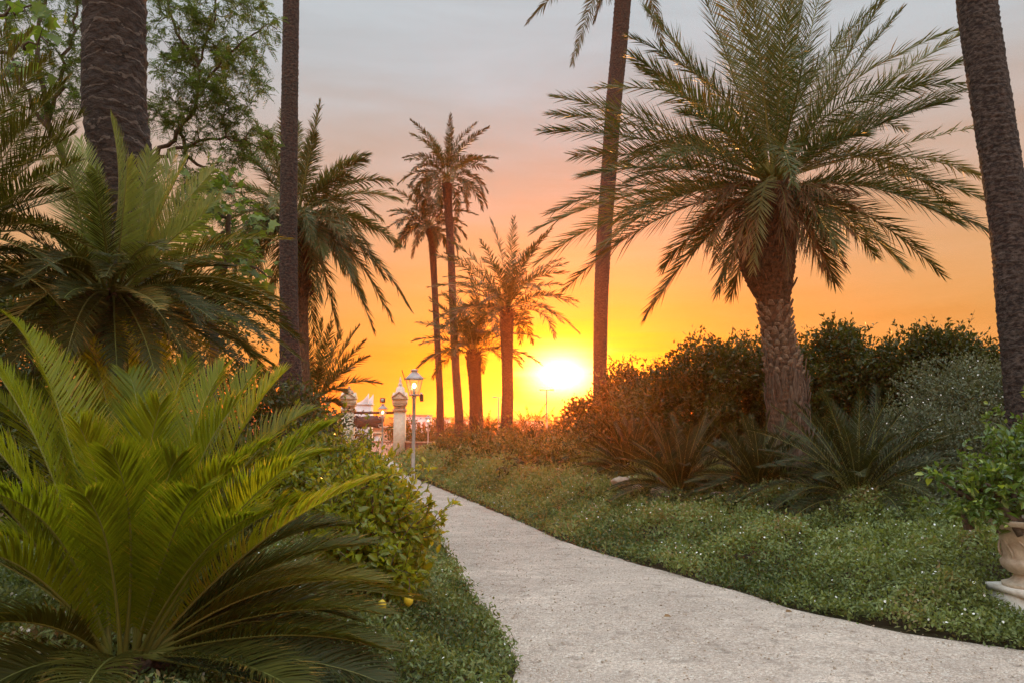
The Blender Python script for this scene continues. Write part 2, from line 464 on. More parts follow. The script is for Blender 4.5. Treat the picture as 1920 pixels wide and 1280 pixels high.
def lathe(b, prof, c, k=24, m='metal', sq=False, rnd=0.5, rot=0.0, start=0.0):
    prof = np.array(prof, float); an = start + rot + np.arange(k) * 2 * math.pi / k
    V = np.stack([c[0] + prof[:, 0:1] * np.cos(an), c[1] + prof[:, 0:1] * np.sin(an), c[2] + prof[:, 1:2] * np.ones(k)], -1)
    n = len(prof); i = np.arange(n - 1)[:, None] * k; j = np.arange(k)[None]; j2 = (j + 1) % k
    Q = np.stack([i + j, i + j2, i + k + j2, i + k + j], -1).reshape(-1, 4)
    b.add(V.reshape(-1, 3), Q=Q, m=m, rnd=rnd)


def strips(b, P, D, Wv, L, Wd, G, bend, nseg, m, rnd, prof=None):
    """thin tapering leaflets: P base, D direction, Wv width direction, G bend direction times bend"""
    n = len(P); t = np.arange(nseg + 1) / nseg
    if prof is None: prof = 1 - t ** 2.2; prof[0] = 0.55
    C = P[:, None] + D[:, None] * (L[:, None] * t)[..., None] + G[:, None] * (bend * L)[:, None, None] * (t ** 2)[None, :, None]
    hw = (Wd[:, None] * prof[None, :nseg] / 2)[..., None] * Wv[:, None]
    V = np.concatenate([np.stack([C[:, :nseg] - hw, C[:, :nseg] + hw], 2).reshape(n, nseg * 2, 3), C[:, nseg:]], 1)
    w = nseg * 2 + 1; o = (np.arange(n) * w)[:, None]
    q = []
    for s in range(nseg - 1): q.append([2 * s, 2 * s + 1, 2 * s + 3, 2 * s + 2])
    if q:
        Q = (o[:, :, None] + np.array(q)[None]).reshape(-1, 4)
    T = o + np.array([[2 * nseg - 2, 2 * nseg - 1, 2 * nseg]])
    V = V.reshape(-1, 3); k = b.n
    b.add(V, Q=Q if q else None, m=m, rnd=rnd)
    b.T.append(T + k); b.tm.append(np.full(n, b.mi(m))); b.tr.append(np.where(RNG.random(n) < 0.14, 1.0, rnd))


def leaves(b, P, D, Nn, L, Wd, m, rnd, fold=0.25, near=False):
    """leaf blades: diamond (far) or six cornered (near), folded along the midrib"""
    D = unit(D); S = unit(np.cross(D, Nn)); Nn = np.cross(S, D)
    n = len(P); L = np.broadcast_to(L, (n,))[:, None]; Wd = np.broadcast_to(Wd, (n,))[:, None]
    if near:
        u = Nn * (Wd * fold)
        drp = -Nn * L * 0.12
        V = np.stack([P, P + D * L * 0.28 + S * Wd * 0.46 + u, P + D * L * 0.66 + S * Wd * 0.40 + u + drp * .5, P + D * L + drp,
                      P + D * L * 0.66 - S * Wd * 0.40 + u + drp * .5, P + D * L * 0.28 - S * Wd * 0.46 + u], 1)
        o = (np.arange(n) * 6)[:, None, None]
        Q = (o + np.array([[0, 1, 2, 3], [0, 3, 4, 5]])[None]).reshape(-1, 4)
        b.add(V.reshape(-1, 3), Q=Q, m=m, rnd=rnd)
    else:
        u = Nn * (Wd * fold)
        V = np.stack([P, P + D * L * 0.45 + S * Wd * 0.5 + u, P + D * L, P + D * L * 0.45 - S * Wd * 0.5 + u], 1)
        o = (np.arange(n) * 4)[:, None, None]
        T = (o + np.array([[0, 1, 2], [0, 2, 3]])[None]).reshape(-1, 3)
        b.add(V.reshape(-1, 3), T=T, m=m, rnd=rnd)


def rdir(n, rng=RNG):
    v = rng.normal(size=(n, 3))
    return unit(v)


# ------------------------------------------------------------------ the lie of the land
def basez(y):
    y = np.asarray(y, float)
    z = -0.024 * np.clip(y - 6, 0, 46)
    z = z - 6.0 * np.clip((y - 56) / 40, 0, 1) ** 1.3
    z = z + 9.0 * np.clip((y - 260) / 500, 0, 1) ** 1.5
    return z


def G(px, py):
    r = ray(px, py); lo, hi = 1.0, 55.0
    for _ in range(50):
        m = (lo + hi) / 2
        if CAMZ + r[2] / r[1] * m > basez(m): lo = m
        else: hi = m
    return (r[0] / r[1] * lo, lo)


RE = [(9, -8), (7.5, -1), (5.6, 3.2)] + [G(*p) for p in [(1920, 1225), (1700, 1190), (1500, 1150), (1380, 1110), (1250, 1075), (1130, 1040), (1050, 1015),
      (1000, 990), (940, 965), (870, 935), (822, 915), (793, 903), (765, 890), (752, 880)]] + [(-5.0, 36), (-6.3, 43), (-7.75, 50.5), (-8.2, 53), (-9, 58)]
LE = [(-3.2, -8), (-1.6, -1), (-0.45, 2.6), (-0.05, 4.0)] + [G(*p) for p in [(968, 1250), (942, 1190), (902, 1150), (872, 1100), (842, 1050), (818, 1000), (797, 965),
      (776, 940), (750, 915), (718, 893)]] + [(-5.75, 33), (-7.4, 40), (-10.3, 50.5), (-10.7, 53), (-11.6, 58)]
RE = np.array(RE); LE = np.array(LE)


def sdist(poly, x, y):
    """signed distance to a polyline running away from the camera: positive on its right"""
    x = np.asarray(x, float).ravel(); y = np.asarray(y, float).ravel()
    best = np.full(len(x), 1e9); sg = np.ones(len(x))
    for (ax, ay), (bx, by) in zip(poly[:-1], poly[1:]):
        ux, uy = bx - ax, by - ay; l2 = ux * ux + uy * uy
        t = np.clip(((x - ax) * ux + (y - ay) * uy) / l2, 0, 1)
        ex, ey = x - ax - t * ux, y - ay - t * uy
        d = np.hypot(ex, ey)
        s = np.sign(ux * (-ey) + uy * ex); s[s == 0] = 1
        u = d < best - 1e-9
        best[u] = d[u]; sg[u] = s[u]
    return best * sg


def sstep(t):
    t = np.clip(t, 0, 1); return t * t * (3 - 2 * t)


def gz(x, y):
    x = np.asarray(x, float); shp = x.shape
    x = x.ravel(); y = np.broadcast_to(np.asarray(y, float), shp).ravel()
    z = basez(y)
    d = sdist(RE, x, y)
    z = z + 0.5 * sstep((d - 0.25) / 3.4) * sstep((58 - y) / 8)
    dl = -sdist(LE, x, y)
    z = z + 0.12 * sstep((dl - 0.2) / 2) * sstep((58 - y) / 8)
    return z.reshape(shp) if shp else float(z[0])


# ground sheet, finer near the camera
def axis(lo, hi, step, far, g=1.22):
    a = list(np.arange(lo, hi + 1e-6, step)); s = step
    while a[-1] < far: s *= g; a.append(a[-1] + s)
    s = step; l = [lo]
    while l[-1] > -far: s *= g; l.append(l[-1] - s)
    return np.array(l[::-1][:-1] + a)


gx = axis(-14, 14, 0.25, 1100); gy = axis(-4, 60, 0.25, 1100)
gy = gy[gy > -300]
GX, GY = np.meshgrid(gx, gy)
GZ = gz(GX, GY)
far = np.clip((np.hypot(GX, GY) - 260) / 600, 0, 1)
GZ = GZ + far * 4 * (np.sin(GX * 0.011 + 1) * 0.5 + 0.5)
nx, ny = len(gx), len(gy)
ii = (np.arange(ny - 1)[:, None] * nx + np.arange(nx - 1)[None]).ravel()
b = Buf(); b.add(np.stack([GX, GY, GZ], -1).reshape(-1, 3), Q=np.stack([ii, ii + 1, ii + nx + 1, ii + nx], -1), m='ground')
o = b.build('ground', smooth=True); o['kind'] = 'structure'

# path sheet
ys = np.concatenate([np.arange(-8, 4, 0.25), np.arange(4, 20, 0.1), np.arange(20, 58.01, 0.25)])
xl = np.interp(ys, LE[:, 1], LE[:, 0]); xr = np.interp(ys, RE[:, 1], RE[:, 0])
wig = np.array([mnoise.noise((0, y * 1.6, 3)) * 0.06 + mnoise.noise((0, y * 6, 5)) * 0.03 for y in ys])
wig2 = np.array([mnoise.noise((7, y * 1.6, 3)) * 0.06 + mnoise.noise((9, y * 6, 5)) * 0.03 for y in ys])
xl = xl + wig; xr = xr + wig2
K = 25
tt = np.linspace(0, 1, K)
PX = xl[:, None] * (1 - tt) + xr[:, None] * tt; PY = np.repeat(ys[:, None], K, 1)
un = np.array([[mnoise.noise((x * 0.9, y * 0.9, 1.3)) for x, y in zip(rx, ry)] for rx, ry in zip(PX, PY)])
PZ = basez(PY) + 0.016 + 0.006 * (un + 0.6)
ii = (np.arange(len(ys) - 1)[:, None] * K + np.arange(K - 1)[None]).ravel()
b = Buf(); b.add(np.stack([PX, PY, PZ], -1).reshape(-1, 3), Q=np.stack([ii, ii + 1, ii + K + 1, ii + K], -1), m='gravel')
o = b.build('path', smooth=True); o['kind'] = 'structure'

# loose stones on the path
b = Buf(); n = 9000
yy = 4.2 + (RNG.random(n) ** 1.7) * 18
xx = np.interp(yy, LE[:, 1], LE[:, 0]); xx2 = np.interp(yy, RE[:, 1], RE[:, 0])
xx = xx + (xx2 - xx) * RNG.random(n)
s_ = 0.0025 + 0.0075 * RNG.random(n) ** 4
oct_ = np.array([(1, 0, 0), (0, 1, 0), (-1, 0, 0), (0, -1, 0), (0, 0, .7), (0, 0, -.7)], float)
V = np.stack([xx, yy, basez(yy) + 0.026], -1)[:, None] + oct_[None] * s_[:, None, None] * (0.6 + 0.8 * RNG.random((n, 6, 1)))
fo = np.array([(0, 1, 4), (1, 2, 4), (2, 3, 4), (3, 0, 4), (1, 0, 5), (2, 1, 5), (3, 2, 5), (0, 3, 5)])
b.add(V.reshape(-1, 3), T=((np.arange(n) * 6)[:, None, None] + fo[None]).reshape(-1, 3), m='rock')
tag(b.build('loose_gravel'), 'pale loose pebbles scattered over the gravel path', 'gravel', kind='stuff')


# ------------------------------------------------------------------ fronds, cycads and palms
def bez(a, c, e, s):
    s = s[:, None]
    return (1 - s) ** 2 * a + 2 * s * (1 - s) * c + s ** 2 * e


def frond(parent, A, C, E, kind='palm', m='palm', lmax=0.5, n=70, wid=0.022, s0=0.14, roll=0.0, lift=0.35, rr=0.016,
          phi=(62, 22), nseg=2, droop=0.18, rng=RNG, jit=1.0, name='frond', label=None, keep=1.0, tone=None):
    A, C, E = (np.asarray(v, float) for v in (A, C, E))
    b = Buf()
    ss = np.linspace(0, 1, 15)
    sp_ = bez(A, C, E, ss)
    ln = np.linalg.norm(np.diff(sp_, axis=0), axis=1).sum()
    h = E - A; h[2] = 0
    if np.linalg.norm(h) < 0.15 * ln:
        h = h + np.array([math.cos(rng.random() * 6.3), math.sin(rng.random() * 6.3), 0]) * 0.05
    h = unit(h)
    tone = rng.random() if tone is None else tone
    tube(b, sp_, rr * (1.0 - 0.85 * ss) * (1 + 1.2 * np.exp(-ss * 12)), 5, 'rachis', tone * 0.6, cap=False)
    s = s0 + (1 - s0) * (np.arange(n) + 0.5) / n
    S0 = np.cross(h, [0, 0, 1.0])
    for side in (-1, 1):
        si = np.clip(s + rng.normal(size=n) * 0.3 / n * jit, 0, 1)
        if keep < 1: si = si[rng.random(n) < keep]
        k = len(si)
        P = bez(A, C, E, si)
        T = unit(2 * (1 - si)[:, None] * (C - A) + 2 * si[:, None] * (E - C))
        S = unit(S0[None] - T * (T @ S0)[:, None]); Nn = np.cross(S, T)
        r_ = roll + 0.0 * si
        S, Nn = S * math.cos(roll) + Nn * math.sin(roll), Nn * math.cos(roll) - S * math.sin(roll)
        ph = np.radians(phi[0] + (phi[1] - phi[0]) * si ** 1.3 + rng.normal(size=k) * 5 * jit)
        if kind == 'palm':
            lf = np.sin(np.pi * np.clip(0.10 + 0.84 * si, 0, 1)) ** 0.6
            lf = lf * (0.55 + 0.45 * np.clip((si - s0) / 0.18, 0, 1))
            lft = lift + rng.normal(size=k) * 0.38 * jit
        else:
            lf = np.clip((si - s0) / 0.22, 0.25, 1) * np.clip((1.06 - si) / 0.38, 0, 1) ** 0.6
            lft = lift + rng.normal(size=k) * 0.07 * jit
        L = lmax * lf * (1 + rng.normal(size=k) * 0.07 * jit)
        D = np.cos(ph)[:, None] * T + np.sin(ph)[:, None] * (np.cos(lft)[:, None] * S * side + np.sin(lft)[:, None] * Nn)
        Wv = unit(T - D * (T * D).sum(1)[:, None] + (0.35 if kind == 'palm' else 0.15) * Nn * rng.normal(size=(k, 1)))
        if kind == 'palm':
            Gd = np.tile([0, 0, -1.0], (k, 1)); be = droop * (0.4 + 0.9 * rng.random(k))
        else:
            Gd = -Nn * 0.4 + T * 0.5 + np.array([0, 0, -0.5]); be = droop * (0.7 + 0.6 * rng.random(k))
        strips(b, P, D, Wv, L, np.full(k, wid), Gd, be, nseg, m, np.clip(tone * 0.75 + rng.random(k) * 0.3, 0, 1))
    o = b.build(name, parent)
    if label: o['label'] = label
    return o


def auto_frond(parent, C0, az, u, L, rng, rad=0.12, zspread=0.25, bendf=1.0, **kw):
    """u 0 = young upright ... 1 = old and hanging"""
    a0 = R(86 - 95 * u + rng.normal() * 5); a1 = a0 - R((38 + 52 * min(u * 1.6, 1)) * bendf + rng.normal() * 7)
    a1 = max(a1, R(-86))
    h = np.array([math.cos(az), math.sin(az), 0]); z = np.array([0, 0, 1.0])
    A = C0 + h * rad * (0.3 + u) + z * zspread * (0.6 - u)
    Cc = A + (h * math.cos(a0) + z * math.sin(a0)) * L * 0.50
    E = Cc + (h * math.cos(a1) + z * math.sin(a1)) * L * 0.56
    side = np.array([-h[1], h[0], 0]) * rng.normal() * L * 0.06
    return frond(parent, A, Cc + side, E + side * -1.0, rng=rng, roll=rng.normal() * 0.25, **kw)


def crown(parent, C0, cnt, L, rng, u0=0.0, u1=1.0, az_off=0.0, Lj=0.08, dead=0, **kw):
    for i in range(cnt):
        u = u0 + (u1 - u0) * ((i + 0.5) / cnt)
        az = az_off + i * 2.39996 + rng.normal() * 0.15
        auto_frond(parent, C0, az, u, L * (1 - 0.12 * u) * (1 + rng.normal() * Lj), rng, **kw)


def tip_frond(parent, C0, tip, d, arch, rng, dd=0.0, rad=0.12, **kw):
    E = W(tip[0], tip[1], d + dd)
    h = E - C0; ln = np.linalg.norm(h); hh = unit(np.array([h[0], h[1], 0.0]))
    A = C0 + hh * rad + np.array([0, 0, 0.10 if h[2] > 0 else -0.12])
    Cc = A + (E - A) * 0.5 + np.array([0, 0, arch * ln])
    return frond(parent, A, Cc, E, rng=rng, **kw)


def trunk_mesh(b, ctr, rad, m, spacing=0.1, amp=0.05, k=20, wav=0.4, seed=0, sub=5, rough=0.045):
    ctr = np.array(ctr, float); rad = np.array(rad, float)
    seg = np.concatenate([[0], np.cumsum(np.linalg.norm(np.diff(ctr, axis=0), axis=1))])
    n = max(4, int(seg[-1] / (spacing / sub)))
    s = np.linspace(0, seg[-1], n)
    # smooth interpolation of the centre line
    c = np.stack([np.interp(s, seg, ctr[:, i]) for i in range(3)], -1); r = np.interp(s, seg, rad)
    w = max(3, int(n / 14)) | 1; ker = np.hanning(w + 2)[1:-1]; ker /= ker.sum()
    pad = w // 2
    c = np.stack([np.convolve(np.pad(c[:, i], pad, 'reflect', reflect_type='odd'), ker, 'valid') for i in range(3)], -1)
    r = np.convolve(np.pad(r, pad, 'edge'), ker, 'valid')
    an = np.arange(k) * 2 * math.pi / k
    V = np.zeros((n, k, 3))
    for i in range(n):
        for j in range(k):
            ca, sa = math.cos(an[j]), math.sin(an[j])
            q = s[i] / spacing + wav * mnoise.noise((ca * 1.3 + seed, sa * 1.3, s[i] * 1.1)) * 2
            f = q - math.floor(q)
            rr = r[i] * (1 + amp * (f ** 1.5 - 0.4) * (0.7 + 0.6 * mnoise.noise((ca * 2, sa * 2 + seed, math.floor(q) * 1.7)))
                         + rough * mnoise.noise((ca * 4, sa * 4, s[i] * 9 + seed)))
            V[i, j] = c[i] + (ca * rr, sa * rr, 0)
    ii = np.arange(n - 1)[:, None] * k; jj = np.arange(k)[None]; j2 = (jj + 1) % k
    b.add(V.reshape(-1, 3), Q=np.stack([ii + jj, ii + j2, ii + k + j2, ii + k + jj], -1).reshape(-1, 4), m=m)
    return s, c, r


def boots(b, c, r, z0, z1, spacing, per, length, width, thick, out, m, rng, jit=0.2):
    """cut leaf bases set in a spiral on a trunk, pointing up and out"""
    zc = c[:, 2]; o = np.argsort(zc)
    rows = int((z1 - z0) / spacing)
    for i in range(rows):
        z = z0 + i * spacing
        cx = np.interp(z, zc[o], c[o, 0]); cy = np.interp(z, zc[o], c[o, 1]); rr = np.interp(z, zc[o], r[o])
        for j in range(per):
            a = 2 * math.pi * (j + (i % 2) * 0.5) / per + rng.normal() * 0.1
            h = np.array([math.cos(a), math.sin(a), 0]); t = np.array([-h[1], h[0], 0])
            P = np.array([cx, cy, z + rng.normal() * spacing * 0.2]) + h * rr * 0.93
            up = unit(np.array([0, 0, 1.0]) + h * (out + rng.normal() * jit * 0.5) + t * rng.normal() * jit * 0.4)
            nn_ = unit(np.cross(t, up)) * -1
            if nn_ @ h < 0: nn_ = -nn_
            Lq = length * (1 + rng.normal() * jit); w = width * (1 + rng.normal() * 0.15)
            V = []
            for (f, ww, th) in ((0, 1, 0.5), (0.6, 0.72, 1.0), (1, 0.38, 0.75)):
                q = P + up * Lq * f
                V += [q - t * w * ww / 2, q + t * w * ww / 2, q + t * w * ww / 2.6 + nn_ * thick * th, q - t * w * ww / 2.6 + nn_ * thick * th]
            F_ = []
            for s in (0, 4):
                for e in range(4): F_.append((s + e, s + (e + 1) % 4, s + 4 + (e + 1) % 4, s + 4 + e))
            F_.append((8, 9, 10, 11))
            b.add(V, Q=F_, m=m)


def px_trunk(prof, d, zbase=None, extra_top=None):
    """profile rows (px, py, width in px, [depth]) from top to bottom -> centre line and radii from the ground up"""
    c = []; r = []
    for row in prof[::-1]:
        dd = row[3] if len(row) > 3 else d
        c.append(W(row[0], row[1], dd)); r.append(row[2] / 2 * dd / F)
    g = gz(c[0][0], c[0][1]) - 0.1
    if c[0][2] > g + 0.05:
        c.insert(0, np.array([c[0][0], c[0][1], g])); r.insert(0, r[0])
    if extra_top: 
        for e, rr in extra_top: c.append(np.array(e, float)); r.append(rr)
    return c, r


def palm(name, label, prof, d, crown_at, n, L, seed, group=None, m='palm_dark', top=None, k=14, spacing=0.12, amp=0.06, bark='bark',
         lmax=0.4, nl=44, wid=0.03, u0=0.0, u1=0.95, tips=(), cat='palm tree', bootz=None, wav=.4, **kw):
    rng = np.random.default_rng(seed)
    c, r = px_trunk(prof, d, extra_top=top)
    t = thing(name, label, cat, (c[0][0], c[0][1], c[0][2] + 0.1), group)
    b = Buf(); s_, cc, rr = trunk_mesh(b, c, r, bark, spacing, amp, k, seed=seed, wav=wav)
    if bootz: boots(b, cc, rr, cc[-1][2] - bootz, cc[-1][2] - 0.05, 0.10, 9, 0.2, 0.10, 0.03, 0.5, 'bark_warm', rng)
    b.build('trunk', t)
    C0 = np.array(crown_at, float)
    crown(t, C0, n, L, rng, u0, u1, m=m, lmax=lmax, n=nl, wid=wid, **kw)
    for tp in tips:
        tip_frond(t, C0, tp[0:2], d, tp[2], rng, dd=tp[3] if len(tp) > 3 else 0, m=m, lmax=lmax, n=nl, wid=wid)
    return t


# ---- the big date palm on the right
D0 = 13.0
rng = np.random.default_rng(5)
prof = [(1455, 350, 70), (1447, 400, 88), (1440, 450, 102), (1438, 500, 102), (1443, 530, 84), (1450, 562, 60), (1454, 600, 54), (1460, 640, 56),
        (1468, 680, 64), (1474, 740, 72), (1478, 800, 70), (1480, 850, 68), (1480, 900, 68)]
c, r = px_trunk(prof, D0)
bigpalm = thing('date_palm', 'big full-crowned date palm above the dark hedge, with thick scaly trunk and hanging fronds', 'palm tree', (c[0][0], c[0][1], c[0][2] + .1))
b = Buf(); s_, cc, rr = trunk_mesh(b, c, r, 'bark_warm', 0.09, 0.10, 30, seed=3)
boots(b, cc, rr, W(0, 850, D0)[2] - 0.4, W(0, 690, D0)[2], 0.10, 13, 0.34, 0.10, 0.022, 0.05, 'bark_skirt', rng, 0.3)
boots(b, cc, rr, W(0, 700, D0)[2], W(0, 560, D0)[2], 0.080, 9, 0.10, 0.12, 0.03, 0.55, 'boot_cut', rng, 0.2)
boots(b, cc, rr, W(0, 560, D0)[2], W(0, 350, D0)[2], 0.075, 14, 0.15, 0.09, 0.03, 0.30, 'bark_warm', rng, 0.4)
b.build('trunk', bigpalm)
C0 = W(1452, 345, D0)
hero = [  # tip px, tip py, arch, depth offset
    (1040, 182, .10, .5), (1020, 246, .11, -.8), (1075, 292, .10, .8), (1030, 215, .13, 1.2), (1185, 105, .10, -.5), (1200, 130, .12, 1.0), (1212, 18, .06, .6),
    (1290, -90, .05, .8), (1345, -120, .04, -.8), (1375, -150, .03, 1.0), (1430, -140, .02, 1.2), (1468, -150, .02, -1.0), (1520, -130, .03, .4), (1550, -60, .04, 1.6),
    (1405, -60, .02, -1.5), (1490, -60, .02, 2.0), (1655, 2, .06, -.6), (1690, 20, .08, .8), (1805, 62, .07, .4), (1812, 112, .09, -.8), (1815, 170, .10, .9), (1780, 190, .10, -1.2),
    (1855, 378, .20, .2), (1860, 440, .24, -.6), (1835, 330, .18, 1.2), (1800, 420, .22, -1.4), (1765, 515, .22, .3), (1695, 500, .20, -1.0), (1640, 480, .24, 1.2),
    (1565, 530, .20, .6), (1572, 470, .28, -1.4), (1212, 592, .18, .2), (1245, 500, .22, 1.0), (1348, 545, .22, -.8), (1372, 552, .2, 1.0),
    (1003, 432, .16, .3), (1008, 492, .20, -.5), (1062, 540, .22, .8), (1030, 400, .18, 1.5), (1120, 470, .22, -1.3), (1090, 330, .13, -1.5), (1150, 420, .2, 1.8), (1300, 470, .24, 1.7),
    (1180, 340, .16, 2.3), (1620, 250, .14, -2.2), (1280, 210, .13, -2.2), (1350, 60, .05, 2.4), (1590, 60, .06, 2.2), (1700, 330, .2, 2.3), (1240, 300, .2, -2.4)]
for (x, y, a, dd) in hero:
    tip_frond(bigpalm, C0, (x, y), D0, a, rng, dd=dd, m='palm', lmax=0.60, n=130, wid=0.022, roll=rng.normal() * 0.3, nseg=2, s0=0.12, rr=0.02, droop=0.12, phi=(58, 20))
tip_frond(bigpalm, C0, (1845, 235), D0, .02, rng, dd=.3, m='palm', lmax=0.42, n=34, wid=0.026, s0=0.3, jit=1.3)
crown(bigpalm, C0, 16, 3.7, rng, 0.02, 0.6, m='palm', lmax=0.5, n=100, wid=0.022, rr=0.02, droop=0.14)
# the pale frond that hangs in front of the crown
A = C0 + np.array([-0.10, -0.30, -0.02]); E = W(1412, 512, D0 - 0.75)
frond(bigpalm, A, W(1428, 300, D0 - 1.0), E, m='palm_pale', lmax=0.42, n=60, wid=0.026, s0=0.22, lift=0.1, rr=0.022, rng=rng, jit=0.5, label='pale frond hanging down in front of the trunk', droop=0.05, phi=(66, 30))
for (x, y, a, dd) in [(1325, 470, .30, -.4), (1335, 500, .25, .5), (1370, 505, .3, -.6), (1540, 500, .3, -.5), (1556, 520, .25, .3), (1600, 440, .25, -.6), (1585, 500, .3, .6),
                      (1480, 520, .2, -.7), (1300, 430, .22, .6), (1510, 470, .3, -.8), (1620, 400, .18, -.3), (1395, 480, .25, -.6), (1500, 470, .3, -.8), (1530, 400, .35, -.9), (1340, 400, .35, -.9), (1560, 370, .2, -1.2), (1600, 360, .15, -.8), (1310, 380, .2, -1), (1480, 420, .4, -.9), (1360, 440, .3, .2), (1545, 450, .3, .2)]:
    tip_frond(bigpalm, C0 - np.array([0, 0, .1]), (x, y), D0, a, rng, dd=dd - .5, m='palm_dead', lmax=0.34, n=56, wid=0.022, s0=0.2, keep=0.75, droop=0.5, jit=1.6, name='dead_frond', phi=(35, 15))

# ---- tall bare trunks
p = palm('tall_palm', 'tall slender palm trunk just beside the setting sun, hanging frond tips above', [(1168, 0, 33), (1160, 100, 32), (1150, 200, 31), (1142, 320, 30), (1132, 450, 29), (1127, 560, 27), (1125, 680, 26), (1125, 800, 27)], 25,
         W(1176, -120, 25), 26, 3.6, 21, top=[(W(1172, -60, 25), 0.27), (W(1176, -120, 25), 0.28)], m='palm_dark', lmax=0.42, nl=60, wid=0.028, spacing=0.14, amp=0.05, bark='bark', u0=0.1, u1=0.7)
rng = np.random.default_rng(9)
C0 = W(1176, -100, 25)
for (x, y, a, dd) in [(990, 42, .16, .4), (1072, 122, .26, -.6), (1245, 95, .28, .5), (1115, 40, .2, 1.5), (1000, -10, .1, -1)]:
    tip_frond(p, C0, (x, y), 25, a, rng, dd=dd, m='palm_dark', lmax=0.48, n=90, wid=0.045, s0=0.12, droop=0.35, roll=1.1)
palm('palm_with_leaning_trunk', 'thick grey-brown palm trunk leaning at the right edge above the urn shrub', [(1790, -420, 66), (1812, -200, 68), (1830, 0, 70), (1852, 150, 70), (1876, 300, 70), (1896, 430, 70), (1908, 560, 72), (1922, 700, 74), (1936, 850, 78), (1944, 980, 84)], 9.3,
     W(1745, -900, 9.3), 24, 3.4, 31, top=[(W(1770, -650, 9.3), .215), (W(1745, -900, 9.3), .22)], k=40, spacing=0.085, amp=0.08, wav=.7, bark='bark_pale', lmax=0.45, nl=50, u1=0.75)
palm('ringed_palm', 'stout ringed palm trunk rising behind the tall cycad at the far left', [(213, -500, 116), (215, -200, 114), (216, 0, 112), (214, 100, 114), (214, 200, 116), (226, 300, 112), (236, 420, 112), (240, 560, 112), (240, 700, 118), (240, 900, 130)], 7.7,
     W(213, -1150, 7.7), 24, 3.4, 32, top=[(W(213, -1150, 7.7), .32)], k=56, spacing=0.17, amp=0.07, wav=.6, bark='bark_ringed', lmax=0.45, nl=50, u1=0.72)
palm('slim_dark_palm', 'slim dark straight palm trunk right of the feathery tree', [(546, -300, 31), (546, 0, 31), (543, 200, 32), (541, 400, 33), (541, 550, 34), (543, 640, 36), (546, 720, 44), (548, 850, 48)], 15.5,
     W(546, -520, 15.5), 26, 3.0, 33, top=[(W(546, -520, 15.5), .17)], k=20, spacing=0.09, amp=0.07, bark='bark', lmax=0.42, nl=50, u1=0.8)
# ---- the palm behind the slim trunk
rng = np.random.default_rng(14)
D1 = 22.0
c, r = px_trunk([(553, 400, 34), (556, 450, 40), (560, 520, 34), (564, 600, 28), (566, 700, 28), (567, 860, 30)], D1)
bp = thing('arching_palm', 'wide arching palm with drooping fronds partly hidden by the slim dark trunk', 'palm tree', (c[0][0], c[0][1], c[0][2] + .1))
b = Buf(); s_, cc, rr = trunk_mesh(b, c, r, 'bark_warm', 0.1, 0.08, 16, seed=6)
boots(b, cc, rr, W(0, 560, D1)[2], W(0, 410, D1)[2], 0.12, 10, 0.25, 0.12, 0.04, 0.5, 'bark_warm', rng, 0.4)
b.build('trunk', bp)
C0 = W(552, 412, D1)
for (x, y, a, dd) in [(600, 192, .02, .3), (530, 210, .02, -1), (560, 230, .02, 1.4), (690, 290, .24, .4), (684, 300, .2, -1), (748, 375, .26, .2), (730, 340, .24, 1.2), (748, 460, .30, -.5), (768, 578, .36, .2),
                      (735, 600, .36, .8), (700, 618, .34, -.6), (682, 560, .34, 1.2), (636, 628, .3, .3), (660, 520, .34, -1.4), (720, 520, .34, 1.4), (600, 560, .3, -1.4), (610, 480, .3, -1.6), (640, 440, .3, -1.7), (590, 640, .3, 1.2),
                      (640, 380, .24, 1.8), (470, 300, .2, .5), (440, 350, .22, -.6), (420, 420, .26, .6), (450, 480, .28, 1.0), (470, 520, .3, -.5), (440, 260, .14, 1.4), (500, 250, .08, -.8), (510, 560, .3, .6), (490, 440, .3, -1.6), (700, 430, .26, 1.8),
                      (480, 230, .06, 0.2), (460, 450, .28, -1.2), (540, 590, .3, -.8), (655, 330, .2, -1.2), (590, 250, .04, -.6)]:
    tip_frond(bp, C0, (x, y), D1, a, rng, dd=dd, m='palm', lmax=0.60, n=110, wid=0.036, roll=rng.normal() * 0.3, s0=0.15, droop=0.30, rr=0.022)
crown(bp, C0, 22, 3.3, rng, 0.45, 1.0, m='palm', lmax=0.5, n=80, wid=0.03, s0=0.2, droop=0.3)
# ---- little palm under it
D2 = 24.0
rng = np.random.default_rng(15)
c, r = px_trunk([(588, 745, 22), (588, 800, 24), (588, 870, 24)], D2)
lp = thing('low_palm', 'low young palm with short trunk fanning out beside the cream gate pillar', 'palm tree', (c[0][0], c[0][1], c[0][2] + .1))
b = Buf(); s_, cc, rr = trunk_mesh(b, c, r, 'bark_warm', 0.1, 0.15, 12, seed=6); b.build('trunk', lp)
C0 = W(588, 752, D2)
for (x, y, a, dd) in [(712, 718, .22, .2), (672, 612, .05, .3), (684, 640, .08, -.4), (604, 600, 0, .2), (640, 622, .03, .8), (570, 610, .0, -.5), (660, 690, .16, 1.0), (690, 668, .12, -.9), (622, 605, .02, -.8), (560, 640, .03, .7),
                      (530, 650, .08, .2), (510, 690, .14, -.4), (600, 690, .1, -1.5), (560, 720, .2, -1.2), (648, 735, .2, -1.0), (640, 760, .3, 0.2), (500, 720, .2, .6)]:
    tip_frond(lp, C0, (x, y), D2, a, rng, dd=dd, m='palm', lmax=0.42, n=80, wid=0.036, s0=0.15, droop=0.1, rr=0.02)

